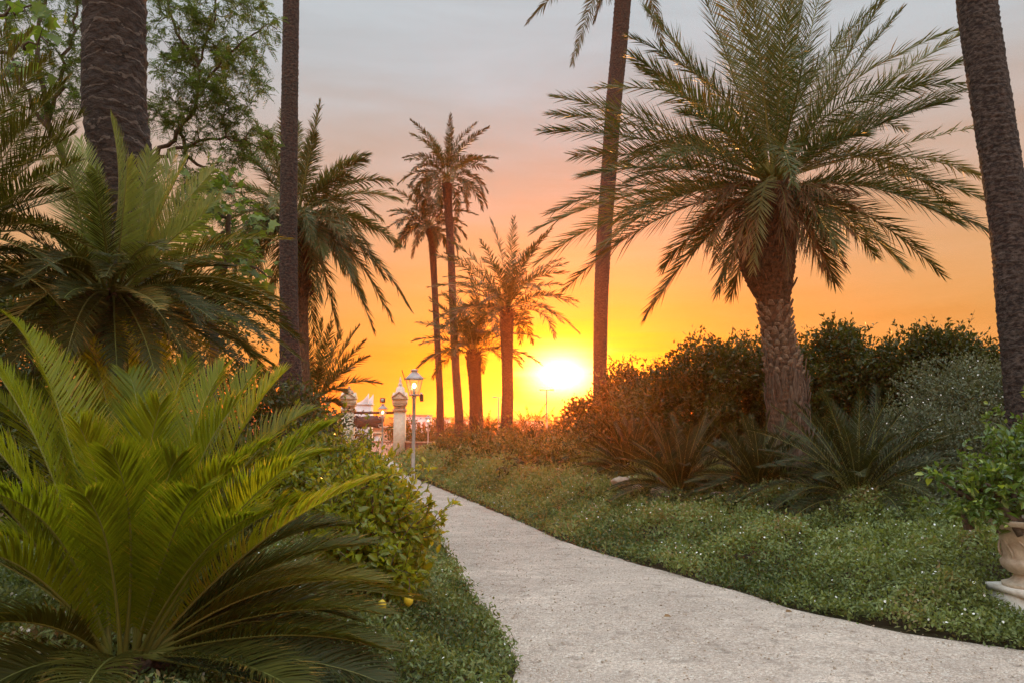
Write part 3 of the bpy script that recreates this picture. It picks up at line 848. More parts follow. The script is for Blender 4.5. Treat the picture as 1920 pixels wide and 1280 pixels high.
# ---- distant palms near the sun
gp = 'palms standing in front of the sunset'
palm('distant_palm', 'taller of the paired slender palms beyond the lamp, dense round crown', [(838, 345, 20), (840, 380, 16), (846, 480, 14), (850, 600, 14), (855, 700, 15), (861, 780, 17), (861, 840, 18)], 40,
     W(838, 335, 40), 38, 3.3, 41, gp, k=12, spacing=.15, lmax=.46, nl=60, wid=.055, u0=0, u1=1.0)
palm('distant_palm', 'shorter of the paired slender palms beyond the lamp, crown overlapped by its neighbour', [(804, 430, 20), (810, 450, 14), (815, 540, 12), (820, 640, 12), (825, 740, 13), (826, 840, 16)], 42,
     W(803, 424, 42), 34, 3.1, 42, gp, k=12, spacing=.15, lmax=.46, nl=60, wid=.055, u0=0.05, u1=0.98)
palm('distant_palm', 'medium palm with sturdy trunk immediately beside the glare of the sun', [(950, 575, 20), (950, 600, 28), (950, 625, 25), (951, 680, 21), (952, 740, 22), (950, 800, 24), (950, 850, 26)], 31,
     W(950, 584, 31), 38, 3.6, 43, gp, k=16, spacing=.13, lmax=.50, nl=60, wid=.042, bendf=0.8, u0=0, u1=.78, bootz=0.5)
palm('distant_palm', 'shortest thick trunk palm between the slender pair and the sun', [(888, 655, 20), (888, 680, 28), (890, 705, 25), (892, 740, 24), (893, 780, 26), (894, 850, 30)], 34,
     W(887, 662, 34), 36, 3.2, 44, gp, k=16, spacing=.13, lmax=.48, nl=60, wid=.042, bendf=0.8, u0=0, u1=.75, bootz=0.5)


# ---- cycads
def cycad(name, label, base, top, hero, nrand, L, seed, m='cycad', urange=(0.1, 1.0), group=None, stem_r=0.16, cat='cycad', lmax=0.16, n=90, wid=0.008, nseg=3, randm=None, d=None, azr=None, rand_kw=None):
    rng = np.random.default_rng(seed)
    t = thing(name, label, cat, base, group)
    b = Buf(); k_ = 20
    trunk_mesh(b, [np.array(base) - (0, 0, .1), np.array(top) + (0, 0, .02)], [stem_r * 1.1, stem_r], 'caudex', 0.05, 0.15, k_, seed=seed)
    cc = np.linspace(0, 1, 8)[:, None] * (np.array(top) - np.array(base)) + np.array(base)
    boots(b, cc, np.full(8, stem_r), base[2], top[2], 0.055, 12, 0.09, 0.06, 0.03, 0.8, 'caudex', rng, 0.3)
    b.build('caudex', t)
    C0 = np.array(top)
    for h_ in hero:
        tip, ctl = h_[0], h_[1]; mm = h_[2] if len(h_) > 2 else m; kw = dict(h_[3]) if len(h_) > 3 else {}
        E = W(*tip); Cc = W(*ctl) if ctl else None
        hh = unit(np.array([E[0] - C0[0], E[1] - C0[1], 0]))
        A = C0 + hh * stem_r * 0.7
        if Cc is None: Cc = (A + E) / 2 + np.array([0, 0, 0.18]) * np.linalg.norm(E - A)
        else: Cc = 2 * Cc - 0.5 * (A + E)       # the given point lies on the curve
        a_ = dict(kind='cycad', m=mm, lmax=lmax, n=n, wid=wid, s0=0.10, lift=0.55, rr=0.009, nseg=nseg, droop=0.22, phi=(62, 30), rng=rng, jit=0.7, roll=rng.normal() * 0.15)
        a_.update(kw)
        frond(t, A, Cc, E, **a_)
    for i in range(nrand):
        u = urange[0] + (urange[1] - urange[0]) * (i + 0.5) / nrand
        az = i * 2.39996 + seed if azr is None else azr[0] + (azr[1] - azr[0]) * rng.random()
        auto_frond(t, C0, az, u, L * (1 + rng.normal() * 0.07), rng, rad=stem_r, zspread=0.08, bendf=0.75, kind='cycad', m=randm or m, lmax=lmax, n=int(n * 0.8), wid=wid * 1.1, s0=0.1,
                   lift=0.5, rr=0.009, nseg=min(nseg, 2), droop=0.2, phi=(62, 30), jit=0.8)
    return t


# C1: the large bright cycad in the left foreground
base = np.array([*W(240, 1150, 4.1)[:2], 0.0]); base[2] = gz(base[0], base[1])
top = W(240, 1222, 4.05)
h1 = [((688, 902, 3.75), (470, 1030, 3.9)), ((612, 800, 4.2), (470, 930, 4.2)), ((600, 850, 4.6), (440, 960, 4.4)), ((545, 872, 3.5), (405, 1010, 3.75)), ((475, 966, 3.3), (360, 1060, 3.6)),
      ((530, 700, 4.7), (420, 870, 4.5)), ((480, 690, 5.0), (380, 880, 4.6)), ((418, 690, 4.5), (340, 880, 4.3)), ((352, 672, 4.9), (300, 870, 4.5)), ((372, 920, 3.3), (318, 1020, 3.6)),
      ((240, 700, 4.4), (262, 860, 4.2)), ((210, 850, 3.3), (245, 1000, 3.6)), ((228, 600, 5.2), (250, 830, 4.7)), ((165, 640, 5.0), (215, 850, 4.6)),
      ((60, 630, 4.6), (165, 840, 4.3)), ((20, 600, 4.3), (120, 800, 4.1)), ((-60, 640, 4.0), (80, 850, 3.9)), ((-90, 780, 3.7), (60, 930, 3.7)), ((-40, 920, 3.2), (110, 1010, 3.6)),
      ((-140, 860, 3.4), (20, 960, 3.6)), ((-60, 1030, 3.2), (80, 1090, 3.5)), ((130, 730, 4.9), (190, 900, 4.5)), ((0, 700, 4.5), (130, 890, 4.2)), ((90, 560, 5.2), (180, 800, 4.8)),
      ((300, 640, 5.3), (285, 850, 4.8)), ((580, 770, 5.0), (440, 900, 4.6)), ((440, 760, 4.1), (350, 930, 4.0)), ((300, 760, 3.8), (270, 930, 3.9)), ((150, 800, 3.7), (190, 960, 3.85)),
      ((640, 985, 4.6), (470, 1040, 4.4), 'cycad_olive'), ((690, 1020, 4.2), (480, 1075, 4.2), 'cycad_olive'), ((705, 1090, 4.0), (490, 1110, 4.1), 'cycad_olive'), ((712, 1150, 3.8), (500, 1150, 4.0), 'cycad_olive'),
      ((715, 1215, 3.6), (520, 1190, 3.8), 'cycad_olive'), ((705, 1275, 3.5), (520, 1232, 3.7), 'cycad_far', {'tone': 0.9}), ((560, 1300, 3.2), (430, 1240, 3.6), 'cycad_olive'), ((650, 1080, 4.9), (460, 1090, 4.6), 'cycad_olive'),
      ((620, 1320, 3.3), (440, 1265, 3.5), 'cycad_far'), ((-80, 1180, 3.3), (80, 1170, 3.6), 'cycad_olive'), ((-60, 1320, 3.4), (60, 1250, 3.6), 'cycad_olive'), ((120, 1400, 3.0), (180, 1260, 3.4), 'cycad_olive'), ((660, 1160, 4.6), (470, 1140, 4.3), 'cycad_olive'),
      ((30, 700, 5.0), (150, 870, 4.6)), ((-20, 740, 4.6), (110, 890, 4.4)), ((270, 800, 4.8), (258, 940, 4.5)), ((390, 800, 4.9), (320, 950, 4.5)), ((330, 860, 3.7), (290, 990, 3.8)), ((500, 830, 4.0), (380, 970, 4.1)), ((110, 820, 4.2), (170, 960, 4.1)), ((160, 930, 3.3), (205, 1040, 3.6)),
      ((440, 870, 3.9), (350, 990, 4.0)), ((570, 940, 4.0), (410, 1030, 4.0)), ((200, 760, 4.7), (225, 900, 4.4)), ((-10, 1000, 3.9), (110, 1060, 4.0)), ((60, 940, 4.6), (150, 1010, 4.3))]
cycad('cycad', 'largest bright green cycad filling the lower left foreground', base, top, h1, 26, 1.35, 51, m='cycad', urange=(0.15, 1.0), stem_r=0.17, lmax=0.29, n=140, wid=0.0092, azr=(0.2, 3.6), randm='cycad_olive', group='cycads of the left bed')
# C2: the taller cycad behind with upright new leaves
base = np.array([*W(215, 560, 5.6)[:2], 0.0]); base[2] = gz(base[0], base[1])
top = W(212, 552, 5.6)
h2 = [((208, 222, 5.5), (222, 380, 5.5), 'cycad_new', {'roll': -1.00, 'lmax': 0.23, 'n': 120, 'wid': 0.0085, 'tone': 0.51}), ((150, 262, 5.7), (172, 400, 5.6), 'cycad_new', {'roll': 0.90, 'lmax': 0.23, 'n': 120, 'wid': 0.0085, 'tone': 0.77}), ((112, 250, 5.4), (150, 400, 5.5), 'cycad_new', {'roll': -1.20, 'lmax': 0.23, 'n': 120, 'wid': 0.0085, 'tone': 0.33}), ((282, 285, 5.6), (262, 410, 5.6), 'cycad_new', {'roll': 1.00, 'lmax': 0.23, 'n': 120, 'wid': 0.0085, 'tone': 0.59}), ((330, 285, 5.9), (285, 410, 5.7), 'cycad_new', {'roll': 1.15, 'lmax': 0.23, 'n': 120, 'wid': 0.0085, 'tone': 0.84}), ((350, 300, 5.4), (285, 430, 5.5), 'cycad_new', {'roll': -1.00, 'lmax': 0.23, 'n': 120, 'wid': 0.0085, 'tone': 0.40}), ((402, 318, 5.8), (310, 430, 5.6), 'cycad_new', {'roll': 0.90, 'lmax': 0.23, 'n': 120, 'wid': 0.0085, 'tone': 0.66}), ((412, 372, 5.5), (318, 450, 5.5), 'cycad_new', {'roll': -1.20, 'lmax': 0.23, 'n': 120, 'wid': 0.0085, 'tone': 0.92}), ((385, 400, 5.1), (300, 470, 5.4), 'cycad_new', {'roll': 1.00, 'lmax': 0.23, 'n': 120, 'wid': 0.0085, 'tone': 0.48}), ((240, 300, 5.1), (228, 430, 5.3), 'cycad_new', {'roll': 1.15, 'lmax': 0.23, 'n': 120, 'wid': 0.0085, 'tone': 0.74}), ((180, 320, 5.0), (198, 440, 5.3), 'cycad_new', {'roll': -1.00, 'lmax': 0.23, 'n': 120, 'wid': 0.0085, 'tone': 0.30}), ((90, 300, 5.8), (145, 430, 5.7), 'cycad_new', {'roll': 0.90, 'lmax': 0.23, 'n': 120, 'wid': 0.0085, 'tone': 0.56}), ((300, 350, 6.2), (262, 450, 5.9), 'cycad_new', {'roll': -1.20, 'lmax': 0.23, 'n': 120, 'wid': 0.0085, 'tone': 0.82}), ((562, 672, 5.4), (400, 575, 5.5), 'cycad_old'), ((535, 600, 5.8), (380, 545, 5.7), 'cycad_old'), ((520, 560, 6.2), (370, 530, 5.9), 'cycad_old'), ((500, 640, 5.0), (360, 570, 5.3), 'cycad_old'), ((555, 630, 6.3), (400, 560, 5.9), 'cycad_old'),
      ((460, 690, 5.1), (350, 610, 5.3), 'cycad_old'), ((450, 540, 6.6), (330, 520, 6.1), 'cycad_old'), ((330, 505, 4.6), (275, 500, 5.1), 'cycad_old'), ((400, 600, 4.7), (310, 550, 5.2), 'cycad_old'), ((380, 700, 4.9), (300, 610, 5.2), 'cycad_old'),
      ((60, 500, 4.8), (130, 500, 5.2), 'cycad_old'), ((-40, 470, 5.2), (90, 490, 5.4), 'cycad_old'), ((-100, 540, 5.4), (60, 530, 5.5), 'cycad_old'), ((-60, 620, 5.0), (80, 570, 5.3), 'cycad_old'), ((20, 680, 4.7), (110, 600, 5.1), 'cycad_old'),
      ((120, 690, 4.6), (160, 600, 5.0), 'cycad_old'), ((220, 700, 4.6), (215, 610, 5.0), 'cycad_old'), ((290, 700, 4.6), (260, 610, 5.0), 'cycad_old'), ((50, 420, 5.4), (120, 460, 5.5), 'cycad_old'), ((210, 480, 4.4), (205, 500, 4.9), 'cycad_old'),
      ((120, 560, 4.4), (155, 540, 4.9), 'cycad_old'), ((300, 580, 4.4), (260, 550, 4.9), 'cycad_old'), ((-20, 560, 4.6), (90, 540, 5.1), 'cycad_old'), ((520, 690, 5.9), (380, 610, 5.7), 'cycad_old'), ((430, 500, 5.8), (330, 510, 5.7), 'cycad_old')]
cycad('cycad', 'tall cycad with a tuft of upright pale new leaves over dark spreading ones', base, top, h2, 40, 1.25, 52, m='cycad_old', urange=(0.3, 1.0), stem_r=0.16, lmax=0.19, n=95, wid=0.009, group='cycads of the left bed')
# C3: dark cycad at the left edge
base = np.array([*W(-150, 480, 4.9)[:2], 0.0]); base[2] = gz(base[0], base[1])
top = W(-150, 480, 4.9)
h3 = [((155, 215, 4.9), (20, 330, 4.9)), ((130, 150, 5.1), (0, 290, 5.0)), ((95, 110, 4.7), (-30, 260, 4.8)), ((60, 60, 5.0), (-50, 240, 4.9)), ((150, 300, 4.6), (10, 380, 4.8)), ((120, 360, 5.2), (0, 400, 5.0)), ((20, 130, 5.3), (-60, 280, 5.1)),
      ((80, 420, 4.6), (-20, 430, 4.8)), ((10, 60, 4.8), (-80, 240, 4.9)), ((140, 250, 5.3), (10, 350, 5.1)), ((60, 230, 4.3), (-30, 340, 4.6)), ((90, 320, 4.3), (-20, 400, 4.6))]
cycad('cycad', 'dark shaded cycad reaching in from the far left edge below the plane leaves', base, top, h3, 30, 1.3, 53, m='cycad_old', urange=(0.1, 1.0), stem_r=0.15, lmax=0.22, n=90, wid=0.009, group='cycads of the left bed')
# right-hand bed cycads
gr = 'cycads in front of the hedge'
for (px, py, d, L, sd, lab) in [(1275, 905, 12.5, 1.30, 61, 'dim cycad in the orange glow, nearest to the sun of the cycads along the hedge'),
                                (1425, 925, 11.4, 1.05, 62, 'smaller cycad at the foot of the big date palm'),
                                (1610, 945, 9.8, 1.35, 63, 'widest dark cycad among the grey bush and the white flowering ground cover'),
                                (1180, 880, 16.0, 1.2, 64, 'faint small cycad behind the pale rocks')]:
    x, y, _ = W(px, py, d); z = gz(x, y)
    tp = np.array([x, y, z + 0.22])
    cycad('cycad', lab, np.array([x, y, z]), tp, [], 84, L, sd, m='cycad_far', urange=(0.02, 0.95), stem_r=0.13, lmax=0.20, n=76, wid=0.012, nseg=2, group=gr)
for (px, py, d, L, sd, lab) in [(800, 806, 56, 1.9, 65, 'spiky cycad at the foot of the shorter slender palm'), (905, 815, 30, 1.6, 66, 'spiky cycad at the foot of the shortest thick palm'),
                                (1000, 830, 25, 1.5, 67, 'low spiky cycad under the sun glare by the hedge end')]:
    x, y, _ = W(px, py, d); z = gz(x, y)
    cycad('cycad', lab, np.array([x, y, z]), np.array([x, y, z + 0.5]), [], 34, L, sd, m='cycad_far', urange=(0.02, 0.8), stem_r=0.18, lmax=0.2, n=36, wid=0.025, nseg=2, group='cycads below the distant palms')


# ------------------------------------------------------------------ bushes and hedges
def bush(name, label, blobs, nleaf, ls, m, seed, cat='bush', group=None, clump=0.16, per=12, sprigs=60, near=False, flowers=0, asp=0.45, stems=6, base=None, sprig_len=0.35, fsize=0.012, inner=0.35, stemtop=0.6):
    """blobs: (x, y, z, rx, ry, rz) world"""
    rng = np.random.default_rng(seed)
    B = np.array(blobs, float)
    if base is None:
        bx, by = B[:, 0].mean(), B[:, 1].mean(); base = (bx, by, gz(bx, by))
    t = thing(name, label, cat, base, group)
    vol = (B[:, 3] * B[:, 4] + B[:, 4] * B[:, 5] + B[:, 3] * B[:, 5]); vol = vol / vol.sum()
    nc = max(8, nleaf // per)
    bi = rng.choice(len(B), nc, p=vol)
    u = rdir(nc, rng); rad = 1 - np.abs(rng.normal(size=nc)) * 0.20
    inn = rng.random(nc) < inner
    rad[inn] = 0.3 + 0.55 * rng.random(inn.sum())
    lump = np.array([mnoise.noise(Vector(v * 2.3 + (seed, i, 0))) for v, i in zip(u, bi * 3.1)])
    rad = rad * (1 + 0.35 * lump)
    C = B[bi, :3] + u * B[bi, 3:] * rad[:, None]
    g = gz(C[:, 0], C[:, 1]); C[:, 2] = np.maximum(C[:, 2], g + 0.05)
    tone = np.clip(0.5 + lump * 1.0 + rng.normal(size=nc) * 0.2, 0, 1)
    n = nc * per
    ci = np.repeat(np.arange(nc), per)
    P = C[ci] + rng.normal(size=(n, 3)) * clump * 0.6
    D = unit(u[ci] * 0.7 + rdir(n, rng) * 0.9 + np.array([0, 0, .25]))
    Nn = unit(rdir(n, rng) + np.array([0, 0, 0.9]) + u[ci] * 0.4)
    b = Buf()
    L = ls * (0.65 + 0.7 * rng.random(n)) * np.where(inn[ci], 1.35, 1.0)
    leaves(b, P, D, Nn, L, L * asp, m, np.clip(tone[ci] * 0.7 + 0.35 * rng.random(n) - 0.02, 0, 1), near=near)
    # sprigs that break the outline
    for q in range(sprigs):
        i = rng.integers(nc)
        if u[i, 2] < 0.0 and rng.random() < 0.6: continue
        i2 = bi[i]; A = B[i2, :3] + u[i] * B[i2, 3:] * (0.88 + .35 * lump[i])
        if A[2] < gz(A[0], A[1]) + 0.1: continue
        dr = unit(u[i] * 0.6 + np.array([0, 0, .6]) + rng.normal(size=3) * 0.35); Ls = sprig_len * (0.5 + rng.random())
        s = np.linspace(0, 1, 5)[:, None]; bendv = rng.normal(size=3) * 0.12 * Ls
        pts = A + dr * Ls * s + bendv * s ** 2
        tube(b, pts, np.linspace(ls * 0.06, ls * 0.025, 5), 4, 'twig', cap=False)
        k = max(5, int(Ls / (ls * 0.42)))
        ts = np.sort(rng.random(k))[:, None] * 0.85 + 0.15
        Pq = A + dr * Ls * ts + bendv * ts ** 2
        Dq = unit(dr * 0.7 + rdir(k, rng) * 0.85)
        leaves(b, Pq, Dq, rdir(k, rng) + np.array([0, 0, .6]), ls * (0.7 + .5 * rng.random(k)), ls * asp, m, np.clip(0.45 + .5 * rng.random(k), 0, 1), near=near)
    b.build('foliage', t)
    if flowers:
        b = Buf(); i = rng.integers(nc, size=flowers); i = i[u[i, 1] < 0.4]
        P = C[i] + u[i] * clump * 0.5 + rng.normal(size=(len(i), 3)) * clump * 0.6
        flower_blobs(b, P, fsize, rng)
        b.build('flowers', t)
    b = Buf(); bs = np.array(base) - (0, 0, 0.1)
    for q in range(stems):
        k = B[rng.integers(len(B))]; e = k[:3] + rng.normal(size=3) * k[3:] * 0.35; e[2] = max(e[2], base[2] + 0.3)
        st_ = bs + np.array([rng.normal() * 0.12 * 1.5, rng.normal() * 0.12, 0])
        mid = (st_ + e) / 2 + np.array([0, 0, 0.15]) + rng.normal(size=3) * 0.08
        pts = bez(st_, mid, e, np.linspace(0, 1, 8))
        tube(b, pts, np.linspace(0.035, 0.008, 8) * (1 + ls * 3), 6, 'twig')
    b.build('stem', t)
    return t


def flower_blobs(b, P, r, rng):
    n = len(P)
    if n == 0: return
    N_ = unit(rng.normal(size=(n, 3)) * 0.6 + np.array([0, -0.4, 0.8]))
    A = unit(np.cross(N_, rdir(n, rng))); Bv = np.cross(N_, A)
    an = np.arange(6) * math.pi / 3
    rr = (r * (0.7 + 0.6 * rng.random(n)))[:, None, None]
    V = P[:, None] + rr * (A[:, None] * np.cos(an)[None, :, None] + Bv[:, None] * np.sin(an)[None, :, None])
    V = np.concatenate([P[:, None] - N_[:, None] * rr * 0.3, V], 1)
    o = (np.arange(n) * 7)[:, None, None]
    T = np.array([(0, i + 1, (i + 1) % 6 + 1) for i in range(6)])[None]
    b.add(V.reshape(-1, 3), T=(o + T).reshape(-1, 3), m='flower')


def px_blobs(rows, d0):
    """rows (px, py, rx_px, ry_px, depth, ry depth metres)"""
    out_ = []
    for (px, py, rx, ry, d, dy) in rows:
        c = W(px, py, d); out_.append((*c, rx * d / F, dy, ry * d / F))
    return out_


gh = 'bushes of the tall hedge behind the date palm'
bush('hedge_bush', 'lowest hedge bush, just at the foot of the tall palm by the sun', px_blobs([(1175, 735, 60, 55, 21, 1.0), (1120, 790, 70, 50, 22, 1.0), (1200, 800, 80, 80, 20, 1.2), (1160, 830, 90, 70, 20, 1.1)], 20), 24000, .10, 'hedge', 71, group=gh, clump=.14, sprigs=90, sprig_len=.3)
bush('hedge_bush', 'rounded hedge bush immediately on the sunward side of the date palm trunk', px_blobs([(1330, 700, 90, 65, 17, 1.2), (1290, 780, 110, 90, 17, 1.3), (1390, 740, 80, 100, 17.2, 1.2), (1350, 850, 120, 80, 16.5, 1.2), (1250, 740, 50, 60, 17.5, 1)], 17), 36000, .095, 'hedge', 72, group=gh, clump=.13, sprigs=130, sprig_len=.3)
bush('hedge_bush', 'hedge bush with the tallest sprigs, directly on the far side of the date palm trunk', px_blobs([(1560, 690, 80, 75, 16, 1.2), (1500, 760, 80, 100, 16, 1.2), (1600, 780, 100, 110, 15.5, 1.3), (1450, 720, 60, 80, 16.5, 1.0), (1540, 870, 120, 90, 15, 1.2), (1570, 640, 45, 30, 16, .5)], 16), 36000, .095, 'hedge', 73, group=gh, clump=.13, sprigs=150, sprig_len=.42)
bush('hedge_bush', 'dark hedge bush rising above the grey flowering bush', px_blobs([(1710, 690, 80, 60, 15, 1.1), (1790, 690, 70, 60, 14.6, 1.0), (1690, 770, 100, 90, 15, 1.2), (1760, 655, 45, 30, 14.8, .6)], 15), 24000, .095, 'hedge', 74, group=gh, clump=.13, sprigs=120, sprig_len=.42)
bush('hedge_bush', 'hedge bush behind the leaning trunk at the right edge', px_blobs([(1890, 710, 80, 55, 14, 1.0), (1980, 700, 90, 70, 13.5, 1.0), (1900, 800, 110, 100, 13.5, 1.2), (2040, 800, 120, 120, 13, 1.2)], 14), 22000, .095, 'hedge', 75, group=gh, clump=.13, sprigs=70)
bush('flowering_bush', 'grey-green bush dotted with tiny pale flowers behind the urn', px_blobs([(1800, 750, 100, 80, 11.5, .9), (1720, 840, 100, 90, 11, .9), (1830, 870, 110, 110, 10.5, .9), (1660, 860, 50, 60, 11.5, .7), (1780, 960, 130, 90, 9.6, .8), (1900, 960, 90, 90, 9.2, .7), (1880, 760, 70, 70, 11.5, .8)], 11),
     60000, .045, 'hedge_grey', 76, group=None, clump=.10, per=16, sprigs=150, sprig_len=.25, flowers=900, fsize=.011)
gl = 'low bushes below the distant palms'
rowsl = [(1040, 862, 85, 48, 19, 'broad bush in the orange glow left of the tall palm foot'), (930, 846, 75, 38, 24, 'broad low bush in front of the medium palm trunk'), (862, 832, 45, 26, 31, 'low bush before the shortest thick palm'), (780, 822, 50, 22, 57, 'low dark bush beside the smallest street lamp'), (862, 828, 42, 28, 36, 'low bush at the foot of the slender palm pair'), (930, 822, 60, 32, 29, 'low bush between the thick palm trunks'),
         (1010, 832, 60, 36, 26, 'low glowing bush straight under the setting sun'), (1080, 822, 50, 62, 24, 'rounded taller bush where the hedge begins'), (1080, 870, 80, 50, 19, 'low bush in the orange glow before the hedge'), (1180, 890, 80, 50, 17, 'low dark bush behind the pale rocks')]
for i, (px, py, rx, ry, d, lab) in enumerate(rowsl):
    bush('low_bush', lab, px_blobs([(px, py, rx, ry, d, 1.0), (px, py + ry, rx, ry * .8, d - .3, 1.0), (px - rx * .6, py + 14, rx * .7, ry * .8, d, .9), (px + rx * .6, py + 12, rx * .7, ry * .8, d - .5, .9)], d), 3600, .10, 'hedge', 80 + i, group=gl, clump=.16, sprigs=40, sprig_len=.3)
# left side undergrowth
bush('leafy_shrub', 'dark leafy shrub behind the big cycad, below the low palm', px_blobs([(610, 860, 60, 40, 9.5, .6), (660, 868, 55, 34, 9.8, .6), (560, 880, 70, 60, 9, .7), (640, 920, 80, 60, 8.6, .7), (690, 885, 30, 25, 10, .4)], 9), 5200, .075, 'lemon_leaf', 90, clump=.1, sprigs=60, near=True)
bush('undergrowth_bush', 'dark bush between the slim palm trunk and the big cycad', px_blobs([(520, 760, 70, 50, 11, .8), (600, 800, 60, 40, 12, .8), (440, 740, 90, 70, 10, .9), (540, 830, 90, 70, 10.5, .9)], 11), 6000, .07, 'hedge', 91, clump=.12, sprigs=60)
bush('undergrowth_bush', 'dark bush filling in below the feathery tree behind the cycads', px_blobs([(360, 640, 90, 90, 11, .9), (440, 600, 70, 70, 11.5, .8), (280, 740, 120, 100, 10.5, 1), (100, 700, 160, 160, 9.5, 1), (-80, 620, 160, 160, 9.5, 1)], 11), 9000, .08, 'hedge', 92, clump=.14, sprigs=60)


bush('undergrowth_bush', 'broad dark evergreen bush closing the view behind the cycads at the far left', px_blobs([(100, 800, 200, 110, 10, 1.2), (-150, 700, 200, 160, 9.5, 1.2), (300, 860, 160, 80, 9, 1.0), (0, 900, 200, 110, 8.5, 1.0), (420, 880, 140, 80, 9.0, 1.0), (150, 560, 200, 120, 10.5, 1.0)], 9), 26000, .085, 'hedge', 96, clump=.14, sprigs=60)
# ------------------------------------------------------------------ lemon bush, urn and its shrub
bush('lemon_bush', 'glossy leafy lemon bush spilling over the path edge beside the big cycad', px_blobs([(700, 960, 60, 60, 6.0, .35), (740, 1000, 60, 50, 5.9, .35), (660, 1010, 60, 70, 5.9, .35), (700, 1060, 60, 50, 5.7, .35), (740, 1080, 40, 40, 5.8, .3), (640, 950, 50, 40, 6.4, .3), (720, 915, 30, 25, 6.3, .2)], 6),
     4000, .062, 'lemon_leaf', 93, clump=.09, per=9, sprigs=220, sprig_len=.28, near=True, asp=.5)
rng = np.random.default_rng(94)
lb = bpy.data.objects['lemon_bush']
b = Buf()
for (pts) in [[(700, 1000), (760, 995), (800, 988), (835, 975)], [(720, 1010), (780, 1010), (826, 1000)], [(705, 980), (750, 972), (785, 955), (812, 940)], [(760, 1000), (800, 965), (806, 940)]]:
    w3 = np.array([W(x, y, 5.75) for x, y in pts]); tube(b, w3, np.linspace(.006, .0025, len(w3)), 5, 'twig')
    for q in range(26):
        a = rng.random() ** .7 * (len(w3) - 1); i = min(int(a), len(w3) - 2); Pq = w3[i] + (w3[i + 1] - w3[i]) * (a - i)
        if a < .7: continue
        leaves(b, Pq[None], unit(unit(w3[-1] - w3[0]) * .5 + rdir(1, rng) * .9), rdir(1, rng) + np.array([0, 0, .8]), rng.uniform(.045, .07), .03, 'lemon_leaf', np.array([rng.uniform(.4, 1)]), near=True)
b.build('branch', lb)
def ellipsoid(b, c, r, m, k=20, nk=14, ax=None):
    prof = []
    V = []
    for i in range(nk + 1):
        a = math.pi * i / nk
        for j in range(k):
            f = 2 * math.pi * j / k
            z = math.cos(a) * r[2]; s = math.sin(a)
            if abs(math.cos(a)) > .96: z *= 1.06
            V.append((c[0] + s * math.cos(f) * r[0], c[1] + s * math.sin(f) * r[1], c[2] + z))
    ii = np.arange(nk)[:, None] * k; jj = np.arange(k)[None]; j2 = (jj + 1) % k
    b.add(V, Q=np.stack([ii + jj, ii + k + jj, ii + k + j2, ii + j2], -1).reshape(-1, 4), m=m)
for (px, py, d, s) in [(766, 1124, 5.35, .032), (716, 1134, 5.3, .030)]:
    b = Buf(); cpt = W(px, py, d); ellipsoid(b, cpt, (s, s, s * 1.25), 'lemon_skin')
    tube(b, [cpt + (0, 0, s * 1.2), cpt + (.005, .02, s * 2.5), cpt + (-.01, .08, s * 4)], .0035, 5, 'twig')
    b.build('lemon', lb, smooth=True)

U = W(1928, 1130, 6.2); UX, UY = U[0], U[1]; UZ = gz(UX, UY)
zt = W(1928, 972, 6.2)[2]
pl = thing('urn_plinth', 'whitish stone plinth carrying the urn at the right edge', 'plinth', (UX, UY, UZ))
b = Buf(); pz = W(1928, 1098, 6.2)[2]
box(b, (UX - .185, UY - .185, UZ - .1), (UX + .185, UY + .185, pz - .05), 'plinth', rot=R(8)); box(b, (UX - .20, UY - .20, pz - .048), (UX + .20, UY + .20, pz), 'plinth', rot=R(8)); b.build('plinth_block', pl)
H = zt - pz
ur = thing('urn', 'weathered terracotta urn with fluted bowl at the right edge, standing on its pale plinth', 'urn', (UX, UY, pz))
def fluted(b, prof, c, k, m, amp, z0, z1, nf):
    prof = np.array(prof); an = np.arange(k) * 2 * math.pi / k
    V = []
    for r_, z_ in prof:
        f = sstep((z_ - z0) / .03) * sstep((z1 - z_) / .03)
        rr = r_ * (1 + amp * f * np.abs(np.sin(an * nf / 2)))
        V.append(np.stack([c[0] + rr * np.cos(an), c[1] + rr * np.sin(an), np.full(k, c[2] + z_)], -1))
    V = np.array(V); n = len(prof); ii = np.arange(n - 1)[:, None] * k; jj = np.arange(k)[None]; j2 = (jj + 1) % k
    b.add(V.reshape(-1, 3), Q=np.stack([ii + jj, ii + j2, ii + k + j2, ii + k + jj], -1).reshape(-1, 4), m=m)
rp = np.array([(.0, 0), (.17, 0), (.175, .04), (.15, .05), (.12, .075), (.095, .11), (.085, .15), (.10, .165), (.12, .175), (.13, .20), (.15, .22), (.168, .26), (.175, .30), (.172, .33), (.160, .345), (.155, .37), (.155, .45), (.16, .55), (.17, .63), (.18, .70), (.20, .74), (.225, .775), (.26, .80), (.265, .84), (.27, .86), (.25, .865), (.235, .84), (.22, .80), (.0, .79)])
rp[:, 1] *= H / .86
b = Buf(); fluted(b, rp[:19], (UX, UY, pz), 72, 'terracotta', .035, .17 * H, .33 * H, 16); b.build('bowl', ur, smooth=True)
b = Buf(); fluted(b, rp[18:], (UX, UY, pz), 72, 'terracotta', .03, .90 * H, 1.2 * H, 24); b.build('rim', ur, smooth=True)
b = Buf()
for a in np.arange(8) * math.pi / 4 + .2:
    h = np.array([math.cos(a), math.sin(a), 0]); tn = np.array([-h[1], h[0], 0]); cpt = np.array([UX, UY, pz])
    z_ = np.linspace(.45 * H, .88 * H, 12)
    swag = [cpt + h * (.160 + .012 * math.sin(q * 6)) + tn * .05 * math.sin(q * 5 + 1) + np.array([0, 0, zz_]) for q, zz_ in zip(np.linspace(0, 1, 12), z_)]
    tube(b, swag, .009, 6, 'terracotta')
b.build('relief', ur)
